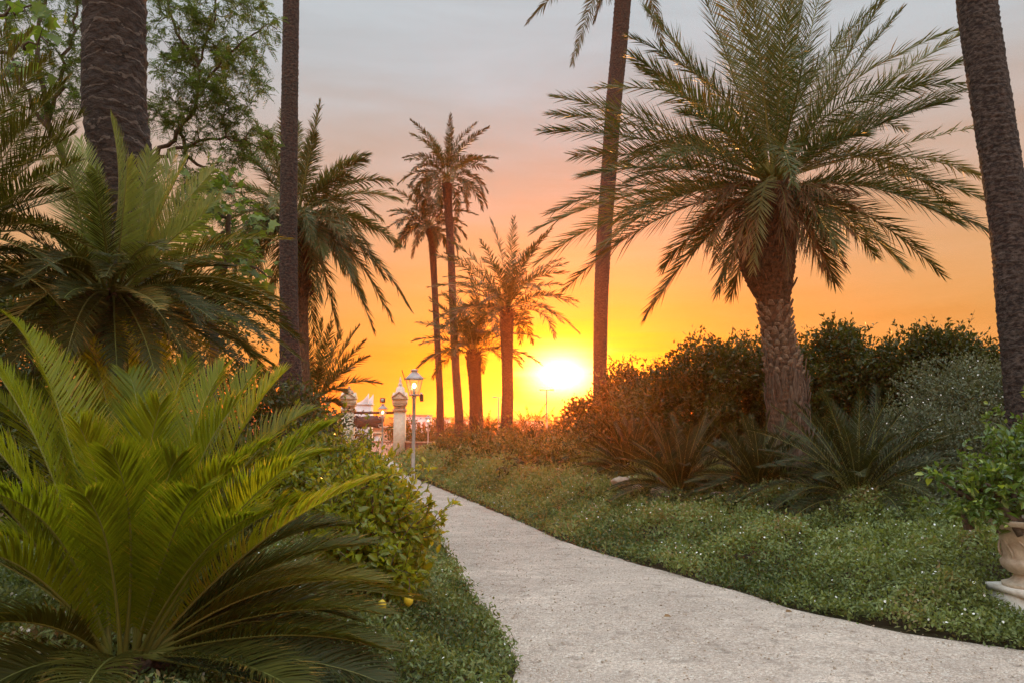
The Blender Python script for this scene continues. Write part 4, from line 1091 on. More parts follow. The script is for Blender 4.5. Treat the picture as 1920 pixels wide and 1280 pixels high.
bush('urn_shrub', 'bright green broad-leaved shrub growing out of the terracotta urn', px_blobs([(1920, 900, 70, 60, 6.2, .3), (1860, 910, 50, 45, 6.1, .25), (1810, 930, 45, 40, 6.1, .2), (1900, 830, 50, 40, 6.3, .25), (1960, 860, 70, 70, 6.3, .3), (1850, 960, 40, 25, 6.0, .2), (1940, 960, 60, 30, 6.1, .2), (1765, 900, 22, 20, 6.1, .1), (1790, 960, 25, 14, 6.05, .1)], 6.2),
     1900, .055, 'urn_leaf', 95, clump=.06, per=8, sprigs=90, sprig_len=.2, near=True, asp=.55, base=(UX, UY, zt), stems=9)

# ------------------------------------------------------------------ feathery tree and plane tree at the upper left
def grow(b, seeds, attr, rng, r_tip=.006, m='twig', wob=.1):
    """seed branches (points, r0, r1) then a twig to every attractor from the nearest wood"""
    nodes = []; rads = []
    for pts, r0, r1 in seeds:
        pts = np.array(pts); s = np.linspace(0, len(pts) - 1, len(pts) * 5)
        q = np.stack([np.interp(s, np.arange(len(pts)), pts[:, i]) for i in range(3)], -1)
        q[1:-1] += rng.normal(size=(len(q) - 2, 3)) * .02
        rr = np.linspace(r0, r1, len(q)); tube(b, q, rr, 8, m)
        nodes += list(q); rads += list(rr)
    nodes = np.array(nodes); rads = np.array(rads)
    d = np.array([np.linalg.norm(nodes - a, axis=1).min() for a in attr])
    tips = []
    for i in np.argsort(d):
        a = attr[i]; dist = np.linalg.norm(nodes - a, axis=1); j = dist.argmin(); L = dist[j]
        if L < .03: continue
        mid = (nodes[j] + a) / 2 + rng.normal(size=3) * wob * L + np.array([0, 0, .05 * L])
        s = np.linspace(0, 1, max(4, int(L / .08)))
        pts = bez(nodes[j], mid, a, s)
        r0 = min(rads[j] * .8, r_tip * (1 + L * 3)); rr = np.linspace(r0, r_tip * .5, len(pts))
        tube(b, pts, rr, 5, m, cap=False)
        nodes = np.vstack([nodes, pts[1:]]); rads = np.concatenate([rads, rr[1:]])
        tips.append((a, unit(pts[-1] - pts[-2])))
    return tips


def sample_poly(rows, n, rng):
    """rows (px, py, rx, ry, d, dd): random points in screen-space ellipses with their own depth"""
    w = np.array([r_[2] * r_[3] for r_ in rows], float); w /= w.sum(); out_ = []
    for i in rng.choice(len(rows), n, p=w):
        px, py, rx, ry, d, dd = rows[i]; a = rng.random() * 6.283; q = math.sqrt(rng.random())
        out_.append(W(px + rx * q * math.cos(a), py + ry * q * math.sin(a), d + (rng.random() - .5) * dd * 2))
    return np.array(out_)


def feather_leaves(b, tips, rng, per=7, L=.20, n=9, ll=.035, m='feather'):
    Ps = []; Ds = []
    for a, dr in tips:
        k = per
        Ps.append(np.tile(a, (k, 1)) - dr * rng.random((k, 1)) * .18); Ds.append(unit(dr * .5 + rdir(k, rng) * 1.0 + np.array([0, 0, -.05])))
    P = np.concatenate(Ps); D = np.concatenate(Ds); N_ = len(P)
    S = unit(np.cross(D, rdir(N_, rng) * .35 + np.array([0, 0, 1.])))
    s = (np.arange(n) + 1) / n
    Lr = L * (.6 + .7 * rng.random(N_)); dr_ = np.array([0, 0, -1.]) * .25
    tone = rng.random(N_)
    for side in (-1, 1):
        Q = P[:, None] + D[:, None] * (Lr[:, None] * s)[..., None] + dr_ * (Lr[:, None] * s ** 2)[..., None]
        Dq = unit(D[:, None] * .55 + S[:, None] * side + rng.normal(size=(N_, n, 3)) * .2)
        f = (ll * (1.1 - .4 * np.abs(2 * s - .9)))[None] * np.ones((N_, 1)) * (.8 + .4 * rng.random((N_, n)))
        f = f.ravel()
        leaves(b, Q.reshape(-1, 3), Dq.reshape(-1, 3), np.tile([0, 0, 1.], (N_ * n, 1)) + rdir(N_ * n, rng) * .4, f, f * .38, m,
               np.clip(np.repeat(tone, n) * .7 + rng.random(N_ * n) * .3, 0, 1))


rng = np.random.default_rng(101)
DF = 10.5
def wp(pts, d=DF): return [W(p[0], p[1], p[2] if len(p) > 2 else d) for p in pts]
tb = W(250, 520, DF); tbase = (tb[0], tb[1], gz(tb[0], tb[1]))
ft = thing('feathery_tree', 'open feathery-leaved tree with thin dark branches behind the ringed trunk', 'tree', tbase)
b = Buf()
seeds = [([np.array(tbase) - (0, 0, .1), W(235, 640, DF), W(240, 480, DF), W(262, 330, DF)], .13, .08),
         (wp([(262, 330), (320, 262), (368, 200), (400, 130), (470, 70), (520, 40)]), .038, .008),
         (wp([(262, 330), (310, 290), (380, 262), (450, 262), (500, 285)]), .034, .008),
         (wp([(368, 200), (372, 120), (400, 40), (410, -60)]), .024, .008), (wp([(372, 120), (330, 60), (300, -30)]), .03, .012),
         (wp([(340, 240), (350, 300), (420, 340), (470, 380)], 10.8), .03, .01),
         (wp([(240, 480), (150, 360), (90, 230), (70, 100), (90, -60)], 11), .07, .02), (wp([(110, 270), (60, 200), (20, 100), (10, -40)], 11), .035, .01),
         (wp([(90, 230), (120, 130), (140, 30), (150, -60)], 11), .035, .012), (wp([(240, 480), (330, 420), (400, 430), (440, 500)], 10.2), .05, .015)]
rows = [(450, 60, 80, 60, 10.5, .8), (400, 130, 100, 60, 10.5, .9), (360, 170, 80, 80, 10.5, .9), (330, 60, 90, 90, 10.6, .8), (450, 170, 60, 50, 10.5, .7), (400, 240, 70, 50, 10.5, .7), (470, 265, 50, 50, 10.8, .7), (320, 220, 60, 60, 10.4, .7),
        (400, -20, 120, 60, 10.5, .8), (100, 60, 110, 100, 11, 1), (60, 200, 90, 90, 11, 1), (130, 150, 60, 80, 11, 1), (30, -40, 140, 60, 11, 1), (420, 350, 60, 60, 10.7, .7), (380, 420, 60, 60, 10.4, .7), (440, 470, 60, 50, 10.3, .6), (340, 330, 40, 50, 10.5, .6)]
attr = sample_poly(rows, 760, rng)
tips = grow(b, seeds, attr, rng, r_tip=.007)
b.build('trunk', ft)
b = Buf(); feather_leaves(b, tips, rng, per=9, L=.17, n=10, ll=.040); b.build('crown', ft)

# plane-like tree with big lobed leaves
def palmate(b, P, D, Nn, L, m, rnd):
    D = unit(D); S = unit(np.cross(D, Nn)); Nn = np.cross(S, D); n = len(P); L = L[:, None]
    pts = [(0, 0), (.25, .12), (.55, .05), (.38, .32), (.62, .55), (.26, .55), (.16, .68), (0, 1.0), (-.16, .68), (-.26, .55), (-.62, .55), (-.38, .32), (-.55, .05), (-.25, .12)]
    V = [P + D * L * .38 - Nn * L * .06]
    for x, y in pts: V.append(P + D * L * y + S * L * x - Nn * L * .22 * (x * x + (y - .4) ** 2))
    V = np.stack(V, 1); k = len(pts); o = (np.arange(n) * (k + 1))[:, None, None]
    T = np.array([(0, i + 1, (i + 1) % k + 1) for i in range(k)])[None]
    b.add(V.reshape(-1, 3), T=(o + T).reshape(-1, 3), m=m, rnd=rnd)


def plane_tree(name, label, basepx, seeds, rows, n, seed, L, per=5):
    rng = np.random.default_rng(seed)
    q = W(*basepx); t0 = (q[0], q[1], gz(q[0], q[1]))
    t = thing(name, label, 'tree', t0, 'broad-leaved saplings of the left bed')
    b = Buf(); sd = [([np.array(t0) - (0, 0, .1)] + wp(seeds[0]), .06, .025)] + [(wp(s), .025, .008) for s in seeds[1:]]
    tips = grow(b, sd, sample_poly(rows, n, rng), rng, r_tip=.004); b.build('trunk', t)
    b = Buf()
    for a, dr in tips:
        P = np.tile(a, (per, 1)) + rng.normal(size=(per, 3)) * .07
        palmate(b, P, unit(dr * .4 + rdir(per, rng) + np.array([0, -.2, -.3])), rdir(per, rng) * .8 + np.array([0, -.3, .9]), L * (.6 + .6 * rng.random(per)), 'maple', rng.random(per))
    b.build('crown', t)
plane_tree('plane_sapling', 'sapling with big lobed leaves between the new cycad leaves and the slim trunk', (400, 700, 8.5), [[(400, 620, 8.5), (420, 480, 8.5), (430, 400, 8.5)], [(420, 480, 8.5), (470, 500, 8.5), (510, 520, 8.5)], [(430, 420, 8.5), (390, 360, 8.5)]],
           [(400, 350, 55, 40, 8.5, .5), (440, 420, 50, 50, 8.6, .5), (440, 500, 60, 40, 8.4, .5), (480, 540, 40, 30, 8.4, .4), (370, 480, 50, 50, 8.7, .5), (400, 560, 60, 40, 8.6, .5)], 75, 103, .13)
plane_tree('plane_sapling', 'sapling with yellow-green lobed leaves in the top left corner', (-120, 700, 6.4), [[(-120, 600, 6.4), (-90, 300, 6.4), (-40, 90, 6.4)], [(-60, 160, 6.4), (20, 90, 6.4), (90, 80, 6.4)], [(-50, 120, 6.4), (0, 30, 6.4), (60, 10, 6.4)]],
           [(60, 60, 50, 30, 6.4, .3), (30, 110, 55, 30, 6.4, .3), (0, 40, 60, 50, 6.4, .4), (-40, 100, 50, 80, 6.4, .4)], 34, 104, .13, per=4)


# ------------------------------------------------------------------ ground cover beds
def cover(name, label, edge, side, ymax, wfun, count, seed, hfun, flowers, xlim=None):
    rng = np.random.default_rng(seed)
    # candidate points, denser close to the camera
    n = count * 3
    y = 3.2 * (ymax / 3.2) ** rng.random(n)
    lo, hi = (-12, 1) if side < 0 else (-9, 9)
    ex = np.interp(y, edge[:, 1], edge[:, 0])
    dmax = 7.5
    x = ex + side * rng.random(n) * dmax * (0.35 + 0.65 * np.clip(y / 14, 0, 1)) * 1.3
    dd = sdist(edge, x, y) * side
    wmax = wfun(y)
    ed = 0.20 * np.array([mnoise.noise((a * 2.2, c_ * 2.2, seed)) for a, c_ in zip(x, y)])
    ok = (dd + ed > 0.0) & (dd < wmax + ed * 4)
    if xlim: ok &= xlim(x, y)
    x, y, dd = x[ok][:count], y[ok][:count], dd[ok][:count]
    nl = np.array([mnoise.noise((a * 1.1, c_ * 1.1, seed + 2)) + .5 * mnoise.noise((a * 3.1, c_ * 3.1, seed)) for a, c_ in zip(x, y)])
    h = hfun(dd, y) * (1 + .75 * nl) * (0.3 + 0.7 * sstep((np.hypot(x - 4.2, y - 6.1) - .35) / .3))
    z = gz(x, y)
    k = 3
    q = 1 - rng.random((len(x), 1)) ** 2 * .55
    sz = (0.023 + .0023 * y)
    P = np.repeat(np.stack([x, y, z + np.maximum(h, .02) * q[:, 0]], -1), k, 0)
    m_n = len(P); szr = np.repeat(sz, k)
    P = P + rng.normal(size=(m_n, 3)) * szr[:, None] * .8
    b = Buf()
    leaves(b, P, rdir(m_n, rng) + np.array([0, -.1, .35]), rdir(m_n, rng) * .8 + np.array([0, 0, 1.]), szr * (.8 + .7 * rng.random(m_n)), szr * .55, 'cover',
           np.clip(.45 + np.repeat(nl, k) * .8 + (rng.random(m_n) - .5) * .6, 0, 1))
    fi = rng.choice(len(x), min(flowers, len(x)), replace=False)
    fi = fi[(nl[fi] + rng.normal(size=len(fi)) * .25 > 0.0)]
    FP = np.stack([x[fi], y[fi], z[fi] + np.maximum(h[fi], .02) + .012], -1) + rng.normal(size=(len(fi), 3)) * .012
    flower_blobs(b, FP, .0095, rng)
    o = b.build(name)
    return tag(o, label, 'ground cover', kind='stuff')


cover('ground_cover', 'low green ground cover with tiny white flowers along the far side of the path', RE, 1, 50, lambda y: 2.6 + 0.18 * np.clip(y - 5, 0, 14), 95000, 201,
      lambda d, y: (.10 + .22 * sstep(d / .8)) * (1 + 1.2 * sstep((y - 9) / 18)) * (1 - .35 * sstep((y - 30) / 12)), 5200)
cover('ground_cover', 'low green ground cover with tiny white flowers between the lemon bush and the path', LE, -1, 46, lambda y: 5.0 + 0 * y, 95000, 202,
      lambda d, y: (.08 + .20 * sstep(d / .6)), 3000)

# rocks at the back of the bed
rng = np.random.default_rng(210)
for i, (px, py, d, s, lab) in enumerate([(1166, 908, 13.2, .17, 'pale rounded rock half hidden by leaves, closest to the sun'), (1240, 926, 12.2, .15, 'flat pale rock between the two dim cycads'), (1347, 934, 11.3, .10, 'small pale rock at the foot of the smaller cycad'), (1196, 918, 12.8, .09, 'small rounded rock beside the largest pale rock')]):
    c_ = W(px, py, d); c_[2] = max(c_[2], gz(c_[0], c_[1]) + .03) + .05; b = Buf(); k, nk = 18, 12; V = []
    for a in range(nk + 1):
        for j in range(k):
            v = np.array([math.sin(math.pi * a / nk) * math.cos(2 * math.pi * j / k), math.sin(math.pi * a / nk) * math.sin(2 * math.pi * j / k), math.cos(math.pi * a / nk)])
            f = 1 + .35 * mnoise.noise(Vector(v * 1.4 + i * 5)) + .12 * mnoise.noise(Vector(v * 4 + i))
            V.append(c_ + v * f * s * .8 * np.array([1.25, .9, .62]))
    ii = np.arange(nk)[:, None] * k; jj = np.arange(k)[None]; j2 = (jj + 1) % k
    b.add(V, Q=np.stack([ii + jj, ii + k + jj, ii + k + j2, ii + j2], -1).reshape(-1, 4), m='rock')
    o = b.build('rock', origin=tuple(c_), smooth=True); tag(o, lab, 'rock', 'rocks edging the cycad bed')
# fallen leaves on the path
for i, (px, py, lab) in enumerate([(1480, 1157, 'orange fallen leaf at the path edge below the ground cover'), (1252, 1166, 'brown fallen leaf lying alone in the middle of the path')]):
    x, y = G(px, py); b = Buf(); z = basez(y) + .045
    leaves(b, np.array([[x - .03, y, z]]), np.array([[1, .3, .05]]), np.array([[0, -.5, 1.]]), .07, .04, 'palm_dead', np.array([.95]), near=True)
    tag(b.build('fallen_leaf', origin=(float(x), float(y), float(z))), lab, 'leaf', 'fallen leaves on the path')


# ------------------------------------------------------------------ street lamps
def lamp(px, pytop, d, label, extra=None):
    c_ = W(px, pytop, d); x, y = c_[0], c_[1]; g = gz(x, y) if d > 40 else basez(y)
    ztop = c_[2]; g = float(g)
    t = thing('street_lamp', label, 'street lamp', (x, y, g), 'white lantern posts along the path')
    zl = ztop - .56         # underside of the lantern
    b = Buf()
    lathe(b, [(0, -.05), (.075, -.05), (.075, .10), (.055, .14), (.042, .2), (.038, .9), (.034, zl - g - .06), (.05, zl - g - .05), (.05, zl - g - .02), (.03, zl - g), (0, zl - g)], (x, y, g), 16, 'metal')
    b.build('pole', t, smooth=False)
    b = Buf(); r0, r1 = .105, .205; zt_ = zl + .36
    a0 = R(45 + 22)
    cr_ = lambda r_, z_: [np.array([x + r_ * math.cos(a0 + i * math.pi / 2), y + r_ * math.sin(a0 + i * math.pi / 2), z_]) for i in range(4)]
    lo_, hi_ = cr_(r0, zl + .03), cr_(r1, zt_)
    for i in range(4):
        tube(b, [lo_[i], hi_[i]], .009, 5, 'lantern'); tube(b, [lo_[i], lo_[(i + 1) % 4]], .010, 5, 'lantern'); tube(b, [hi_[i], hi_[(i + 1) % 4]], .011, 5, 'lantern')
        tube(b, [lo_[i], lo_[i] - (0, 0, .035)], .010, 5, 'lantern')
    lathe(b, [(0, 0), (.07, 0), (.11, .015), (.11, .03), (0, .03)], (x, y, zl), 12, 'lantern')
    b.build('lantern_frame', t)
    b = Buf()
    lathe(b, [(.24, 0), (.245, .015), (.17, .07), (.105, .135), (.075, .15), (.075, .175), (.095, .18), (.095, .20), (.05, .215), (0, .22)], (x, y, zt_), 4, 'lantern', start=a0)
    b.add(cr_(.238, zt_ + .002), Q=[(0, 1, 2, 3)], m='lantern')
    b.build('lantern_roof', t)
    b = Buf()
    l2, h2_ = cr_(r0 * .95, zl + .035), cr_(r1 * .965, zt_ - .004)
    for i in range(4):
        j = (i + 1) % 4; b.add([l2[i], l2[j], h2_[j], h2_[i]], Q=[(0, 1, 2, 3)], m='glass')
    b.build('glass_pane', t)
    b = Buf(); ellipsoid(b, (x, y, zl + .22), (.04, .04, .055), 'bulb', 12, 8); b.build('bulb', t, smooth=True)
    b = Buf(); lathe(b, [(.0, 0), (.035, 0), (.03, .13), (0, .13)], (x, y, zl + .03), 10, 'lantern'); b.build('socket', t)
    if extra: extra(t, x, y, zl, zt_)
    return t
def ex1(t, x, y, zl, zt_):
    b = Buf(); tube(b, [(x + .10, y - .02, zl + .02), (x + .18, y - .04, zl - .01)], .010, 6, 'lantern')
    tube(b, [(x + .16, y - .04, zl + .03), (x + .175, y - .05, zl - .12)], [.045, .035], 12, 'dark'); ellipsoid(b, (x + .157, y - .04, zl + .045), (.03, .03, .03), 'metal', 10, 8)
    b.build('spotlight', t)
    b = Buf(); tube(b, [(x - .20, y, zt_ - .02), (x - .27, y, zt_ + .20)], .010, 6, 'dark'); tube(b, [(x - .21, y, zt_), (x + .25, y, zt_ + .03)], .007, 6, 'dark'); b.build('cross_bar', t)
def ex2(t, x, y, zl, zt_):
    b = Buf(); box(b, (x - .12, y - .05, zt_ + .26), (x + .09, y + .05, zt_ + .46), 'dark', rot=R(8)); box(b, (x - .07, y - .058, zt_ + .30), (x + .04, y - .052, zt_ + .42), 'metal', rot=R(8))
    tube(b, [(x, y, zt_ + .2), (x, y, zt_ + .27)], .012, 6, 'dark'); b.build('floodlight', t)
lamp(777, 693, 16.6, 'nearest and largest white lamp post with a lit lantern and a small spotlight', ex1)
lamp(718, 757, 32, 'middle white lamp post with a square floodlight on top of its lit lantern', ex2)
lamp(803, 778, 50, 'farthest and smallest white lamp post, standing in the ground cover', None)
# thin light masts by the horizon
for (px, py, d, lab) in [(1025, 731, 75, 'thin distant light mast seen against the sun'), (935, 745, 85, 'thin distant twin-headed mast between the palm trunks')]:
    c_ = W(px, py, d); g = float(gz(c_[0], c_[1])); t = thing('light_mast', lab, 'light mast', (c_[0], c_[1], g))
    b = Buf(); tube(b, [(c_[0], c_[1], g - .1), (c_[0], c_[1], c_[2])], [.12, .07], 8, 'lantern'); b.build('pole', t)
    b = Buf(); tube(b, [(c_[0] - .5, c_[1], c_[2] + .02), (c_[0] + .5, c_[1], c_[2] + .02)], .05, 6, 'lantern')
    for s in (-.5, .5): box(b, (c_[0] + s - .2, c_[1] - .12, c_[2] - .02), (c_[0] + s + .2, c_[1] + .12, c_[2] + .12), 'lantern')
    b.build('lamp_head', t)

# ------------------------------------------------------------------ gate
DG = 51.0
def gate_pillar(px, lab, tall):
    c_ = W(px, 760, DG); x, y = c_[0], c_[1]; g = float(basez(y)); zz_ = lambda p: W(px, p, DG)[2]
    t = thing('gate_pillar', lab, 'gate pillar', (x, y, g), 'cream pillars of the park gate')
    hw = .36
    b = Buf(); box(b, (x - hw, y - hw, g - .1), (x + hw, y + hw, zz_(771)), 'cream'); b.build('shaft', t)
    b = Buf()
    box(b, (x - hw - .06, y - hw - .06, zz_(771) + .003), (x + hw + .06, y + hw + .06, zz_(766)), 'trim'); box(b, (x - hw + .02, y - hw + .02, zz_(766) + .003), (x + hw - .02, y + hw - .02, zz_(761)), 'trim')
    box(b, (x - hw - .05, y - hw - .05, zz_(761) + .003), (x + hw + .05, y + hw + .05, zz_(757)), 'trim'); b.build('band', t)
    b = Buf(); z0, z1, z2 = zz_(757) + .003, zz_(748), zz_(735)
    box(b, (x - hw - .10, y - hw - .02, z0), (x + hw + .10, y + hw + .02, z1), 'cream')
    w_ = hw + .14  # gabled cap on four sides
    for q in range(2):
        V = []
        for s in (-1, 1):
            for (u_, z_) in ((-w_, z1 + .003), (w_, z1 + .003), (w_, z1 + .12), (0, z2), (-w_, z1 + .12)):
                V.append((x + u_, y + s * w_ * .96, z_) if q == 0 else (x + s * w_ * .96, y + u_, z_ - .004))
        V = np.array(V); b.add(V, Q=[(0, 1, 6, 5), (1, 2, 7, 6), (2, 3, 8, 7), (3, 4, 9, 8), (4, 0, 5, 9), (0, 4, 3, 1), (5, 6, 8, 9)], T=[(1, 3, 2), (6, 7, 8)], m='cream')
    for s in (-1, 1):   # raised gable moulding on the path side
        tube(b, [(x + s * w_, y - w_ - .01, z1 + .12), (x, y - w_ - .01, z2 + .01)], .05, 6, 'trim')
    b.build('capital', t)
    b = Buf(); k = (zz_(705) - z2) if tall else (zz_(722) - z2)
    lathe(b, [(.34, -.12), (.36, 0), (.30, .05 * k), (.27, .28 * k), (.17, .36 * k), (.12, .42 * k), (.16, .47 * k), (.15, .52 * k), (.09, .60 * k), (.07, .72 * k), (.10, .76 * k), (.05, .82 * k), (.04, .92 * k), (.0, 1.0 * k)], (x, y, z2), 12, 'trim' if not tall else 'plinth'); b.build('finial', t)
    return x, y
xa, ya = gate_pillar(654, 'cream gate pillar with the shorter finial, beside the low palm', False)
xb, yb = gate_pillar(750, 'cream gate pillar with the tall pointed finial, behind the nearest lamp', True)
zb = W(700, 773, DG)[2]
b = Buf(); box(b, (xa + .36, ya - .06, zb - .08), (xb - .36, ya + .06, zb + .08), 'dark'); tag(b.build('gate_beam', origin=((xa + xb) / 2, ya, zb)), 'dark horizontal beam spanning between the two gate pillars', 'beam')
sg = thing('hanging_sign', 'dark ornate scroll-edged sign board hanging under the gate beam', 'sign', ((xa + xb) / 2, ya, W(700, 801, DG)[2]))
sx0, sx1 = W(675, 0, DG)[0], W(732, 0, DG)[0]; sz0, sz1 = W(0, 801, DG)[2], W(0, 779, DG)[2]; sm = (sx0 + sx1) / 2
outl = []
nn2 = 72
for i in range(nn2):
    a = 2 * math.pi * i / nn2; ca, sa = math.cos(a), math.sin(a)
    e = .42
    ux = math.copysign(abs(ca) ** e, ca); uz = math.copysign(abs(sa) ** e, sa)
    wv = 1 + .10 * math.sin(a * 10 + .6) + .06 * math.sin(a * 17)
    outl.append((sm + ux * (sx1 - sx0) / 2 * (1 + .5 * (wv - 1)), (sz0 + sz1) / 2 + uz * (sz1 - sz0) / 2 * wv))
V = [(u_, ya - .10, w_) for u_, w_ in outl] + [(u_, ya - .04, w_) for u_, w_ in outl] + [(sm, ya - .10, (sz0 + sz1) / 2), (sm, ya - .04, (sz0 + sz1) / 2)]
b = Buf(); b.add(V, Q=[(i, (i + 1) % nn2, nn2 + (i + 1) % nn2, nn2 + i) for i in range(nn2)], T=[((i + 1) % nn2, i, 2 * nn2) for i in range(nn2)] + [(nn2 + i, nn2 + (i + 1) % nn2, 2 * nn2 + 1) for i in range(nn2)], m='dark'); b.build('sign_board', sg)
b = Buf()
for s in (-1, 1):
    for zc in (sz0 + .12, sz1 - .12):
        ctr_ = np.array([sm + s * ((sx1 - sx0) / 2 - .2), ya - .12, zc]); an = np.linspace(0, 5.2, 18)
        tube(b, [ctr_ + np.array([math.cos(a) * (.15 - .018 * a) * s, 0, math.sin(a) * (.15 - .018 * a)]) for a in an], .025, 6, 'lantern')
b.build('scroll_work', sg)
for s in (-1, 1):
    b = Buf(); tube(b, [(sm + s * .6, ya - .07, sz1 - .03), (sm + s * .6, ya - .07, zb - .075)], .02, 6, 'dark'); b.build('hanger', sg)
# walls beside the gate
zw = W(0, 828, DG)[2]
b = Buf(); box(b, (xb + .37, yb - .15, basez(yb) - .1), (xb + 9, yb + .15, zw - .05), 'darkwall'); box(b, (xb + .37, yb - .19, zw - .047), (xb + 9, yb + .19, zw + .03), 'trim')
tag(b.build('garden_wall', origin=(xb + .4, yb, float(basez(yb)))), 'dark low wall running from the tall-finial gate pillar towards the smallest lamp', 'wall')
b = Buf(); box(b, (xa - 9, ya - .15, basez(ya) - .1), (xa - .37, ya + .15, zw - .05), 'cream'); box(b, (xa - 9, ya - .19, zw - .047), (xa - .37, ya + .19, zw + .03), 'trim')
tag(b.build('garden_wall', origin=(xa - .4, ya, float(basez(ya)))), 'pale low wall running behind the low palm from the shorter-finial gate pillar', 'wall')

# ------------------------------------------------------------------ buildings beyond the gate
def windows(t, x0, x1, y, zs, xs, w, h):
    for z in zs:
        for x in xs:
            b = Buf(); box(b, (x - w / 2 - .08, y - .06, z - .08), (x + w / 2 + .08, y - .004, z + h + .08), 'trim'); f = b.build('window', t)
            b = Buf(); box(b, (x - w / 2, y - .09, z), (x + w / 2, y - .063, z + h), 'window'); o = b.build('pane', t); o.parent = f
def flat_building(label, px0, px1, pytop, d, wallm, dep=8, nwx=3, nwz=2, roof='flat', name='building', par=True):
    a_ = W(px0, pytop, d); c_ = W(px1, pytop, d); g = float(basez(d)); x0, x1, zt_ = a_[0], c_[0], a_[2]
    t = thing(name, label, 'building', ((x0 + x1) / 2, d, g), 'buildings of the town beyond the gate')
    b = Buf(); box(b, (x0, d, g - .5), (x1, d + dep, zt_), wallm); b.build('wall', t)
    b = Buf(); box(b, (x0 - .15, d - .15, zt_ + .003), (x1 + .15, d + dep + .15, zt_ + .25), 'trim'); b.build('roof', t)
    wd = x1 - x0; zs = [g + 1.0 + i * 2.9 for i in range(nwz) if g + 1.0 + i * 2.9 + 1.4 < zt_]
    windows(t, x0, x1, d, zs, [x0 + wd * (i + .5) / nwx for i in range(nwx)], min(1.1, wd / nwx * .45), 1.3)
    return t
# tiled roof just below the gate
d = 64.0
a_ = W(660, 830, d); c_ = W(770, 830, d); g = float(basez(d)); x0, x1 = a_[0], c_[0]
rt = thing('tiled_roof_house', 'low house with terracotta tiled roof seen through the gate opening', 'house', ((x0 + x1) / 2, d, g), 'buildings of the town beyond the gate')
zr, ze = W(0, 829, d)[2], W(0, 862, d - 2.5)[2]
b = Buf(); box(b, (x0 + .3, d - 2.1, g - .8), (x1 - .3, d + 2.1, ze - .05), 'whitewall'); b.build('wall', rt)
b = Buf(); nt_ = int((x1 - x0) / .26); k = 9
for sgn in (-1, 1):
    xs = np.linspace(x0, x1, nt_ * 4 + 1); prof = .05 * np.abs(np.sin(np.pi * (xs - x0) / .26))
    s_ = np.linspace(0, 1, k); V = []
    for q in s_:
        for x_, p_h in zip(xs, prof): V.append((x_, d + sgn * 2.5 * q, zr + (ze - zr) * q + p_h + .015 * ((q * 8) % 1)))
    n_ = len(xs); ii = (np.arange(k - 1)[:, None] * n_ + np.arange(n_ - 1)[None]).ravel(); b.add(V, Q=np.stack([ii, ii + 1, ii + n_ + 1, ii + n_], -1), m='tile')
tube(b, [(x0, d, zr + .05), (x1, d, zr + .05)], .12, 8, 'tile'); b.build('roof', rt)
# white tower with scalloped parapet
d = 72.0; a_ = W(640, 742, d); c_ = W(691, 742, d); g = float(basez(d)); x0, x1, z1 = a_[0], c_[0], W(0, 756, d)[2]; z2 = W(0, 738, d)[2]
tw = thing('white_tower', 'narrow white rendered tower with horned scalloped parapet behind the gate pillar', 'tower', ((x0 + x1) / 2, d, g), 'buildings of the town beyond the gate')
b = Buf(); box(b, (x0, d, g - .5), (x1, d + 2.6, z1 - .12), 'whitewall'); box(b, (x0 - .08, d - .08, z1 - .117), (x1 + .08, d + 2.68, z1), 'whitewall'); b.build('wall', tw)
b = Buf(); m_n = 40; V = []
for (yy0, yy1) in ((d, d + .25), (d + 2.35, d + 2.6)):
    V = []
    for i in range(m_n + 1):
        f = i / m_n; xx_ = x0 + (x1 - x0) * f; ph = f
        hz = .06 + (z2 - z1) * (abs(2 * ph - 1) ** 2.2)
        V += [(xx_, yy0, z1 + .003), (xx_, yy0, z1 + hz), (xx_, yy1, z1 + hz), (xx_, yy1, z1 + .003)]
    Qs = []
    for i in range(m_n):
        o_ = i * 4; Qs += [(o_, o_ + 4, o_ + 5, o_ + 1), (o_ + 1, o_ + 5, o_ + 6, o_ + 2), (o_ + 2, o_ + 6, o_ + 7, o_ + 3)]
    Qs += [(0, 1, 2, 3), (m_n * 4, m_n * 4 + 3, m_n * 4 + 2, m_n * 4 + 1)]
    b.add(V, Q=Qs, m='whitewall')
b.build('parapet', tw)
flat_building('orange brick apartment block seen between the sign and the tiled roof', 694, 730, 803, 95, 'brick', 8, 3, 3)
flat_building('small white flat-roofed building just above the tiled roof', 689, 703, 815, 84, 'whitewall', 5, 2, 1)
flat_building('tan block partly behind the gate pillar with the pointed finial', 728, 746, 806, 105, 'cream', 8, 2, 3)
flat_building('pale building between the pointed gate pillar and the smallest lamp', 762, 800, 779, 150, 'whitewall', 10, 4, 4)
flat_building('pale low block right of the smallest lamp', 812, 838, 785, 170, 'whitewall', 10, 3, 3)
flat_building('distant pale block between the palm trunks', 868, 884, 786, 200, 'cream', 10, 2, 3)
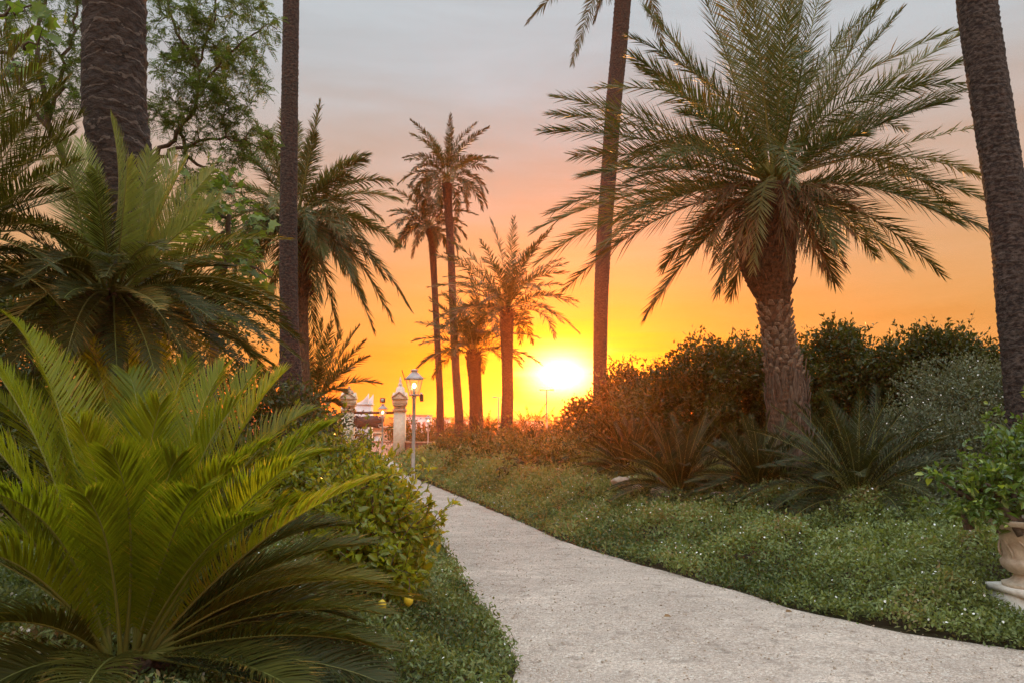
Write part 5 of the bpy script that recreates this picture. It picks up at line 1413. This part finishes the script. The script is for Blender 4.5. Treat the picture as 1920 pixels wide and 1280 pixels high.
flat_building('long pale building behind the low palm', 596, 634, 792, 160, 'whitewall', 10, 5, 3)
flat_building('far cream block beside the long pale building', 560, 590, 789, 210, 'cream', 10, 4, 3)
flat_building('wide low warehouse under the sun glare', 965, 1020, 789, 190, 'cream', 14, 6, 2)
for i, (px, py, rx, ry, d, lab) in enumerate([(620, 800, 60, 22, 58, 'round park tree behind the pale low wall'), (760, 812, 30, 24, 66, 'dark tree beyond the tall-finial pillar'), (830, 806, 40, 20, 70, 'far tree mass beyond the smallest lamp'), (1000, 796, 60, 16, 90, 'far low tree below the sun'), (900, 800, 50, 16, 95, 'far low tree between thick palm trunks'), (718, 812, 12, 10, 100, 'small far tree before the brick block')]):
    bush('park_tree', lab, px_blobs([(px, py, rx, ry, d, 1.6), (px - rx * .5, py + ry * .8, rx * .7, ry * .9, d, 1.5), (px + rx * .5, py + ry * .8, rx * .7, ry * .9, d, 1.5)], d), 2200, .26, 'hedge', 120 + i, cat='tree', group='trees beyond the park wall', clump=.4, sprigs=20, sprig_len=.7)

for nm in ('gate_pillar', 'gate_beam', 'garden_wall', 'building', 'tiled_roof_house', 'white_tower', 'urn_plinth'):
    for o in bpy.data.objects:
        if o.name.split('.')[0] == nm and o.parent is None: o['kind'] = 'thing'
# ------------------------------------------------------------------ evening haze
b = Buf(); box(b, (-1500, -350, -9), (1500, 1600, 23), 'soil')
hz = b.build('haze'); hz['kind'] = 'stuff'
hm = bpy.data.materials.new('haze_air'); hm.use_nodes = True; ht = hm.node_tree; ht.nodes.clear()
ho = ht.nodes.new('ShaderNodeOutputMaterial'); hv = ht.nodes.new('ShaderNodeVolumePrincipled')
hv.inputs['Color'].default_value = (1.0, 0.33, 0.12, 1); hv.inputs['Density'].default_value = HAZE; hv.inputs['Anisotropy'].default_value = 0.84
ht.links.new(hv.outputs[0], ho.inputs['Volume']); hz.data.materials.clear(); hz.data.materials.append(hm)

for o in bpy.data.objects:
    if '_o' in o: del o['_o']

print('verts', sum(len(o.data.vertices) for o in bpy.data.objects if o.type == 'MESH'))
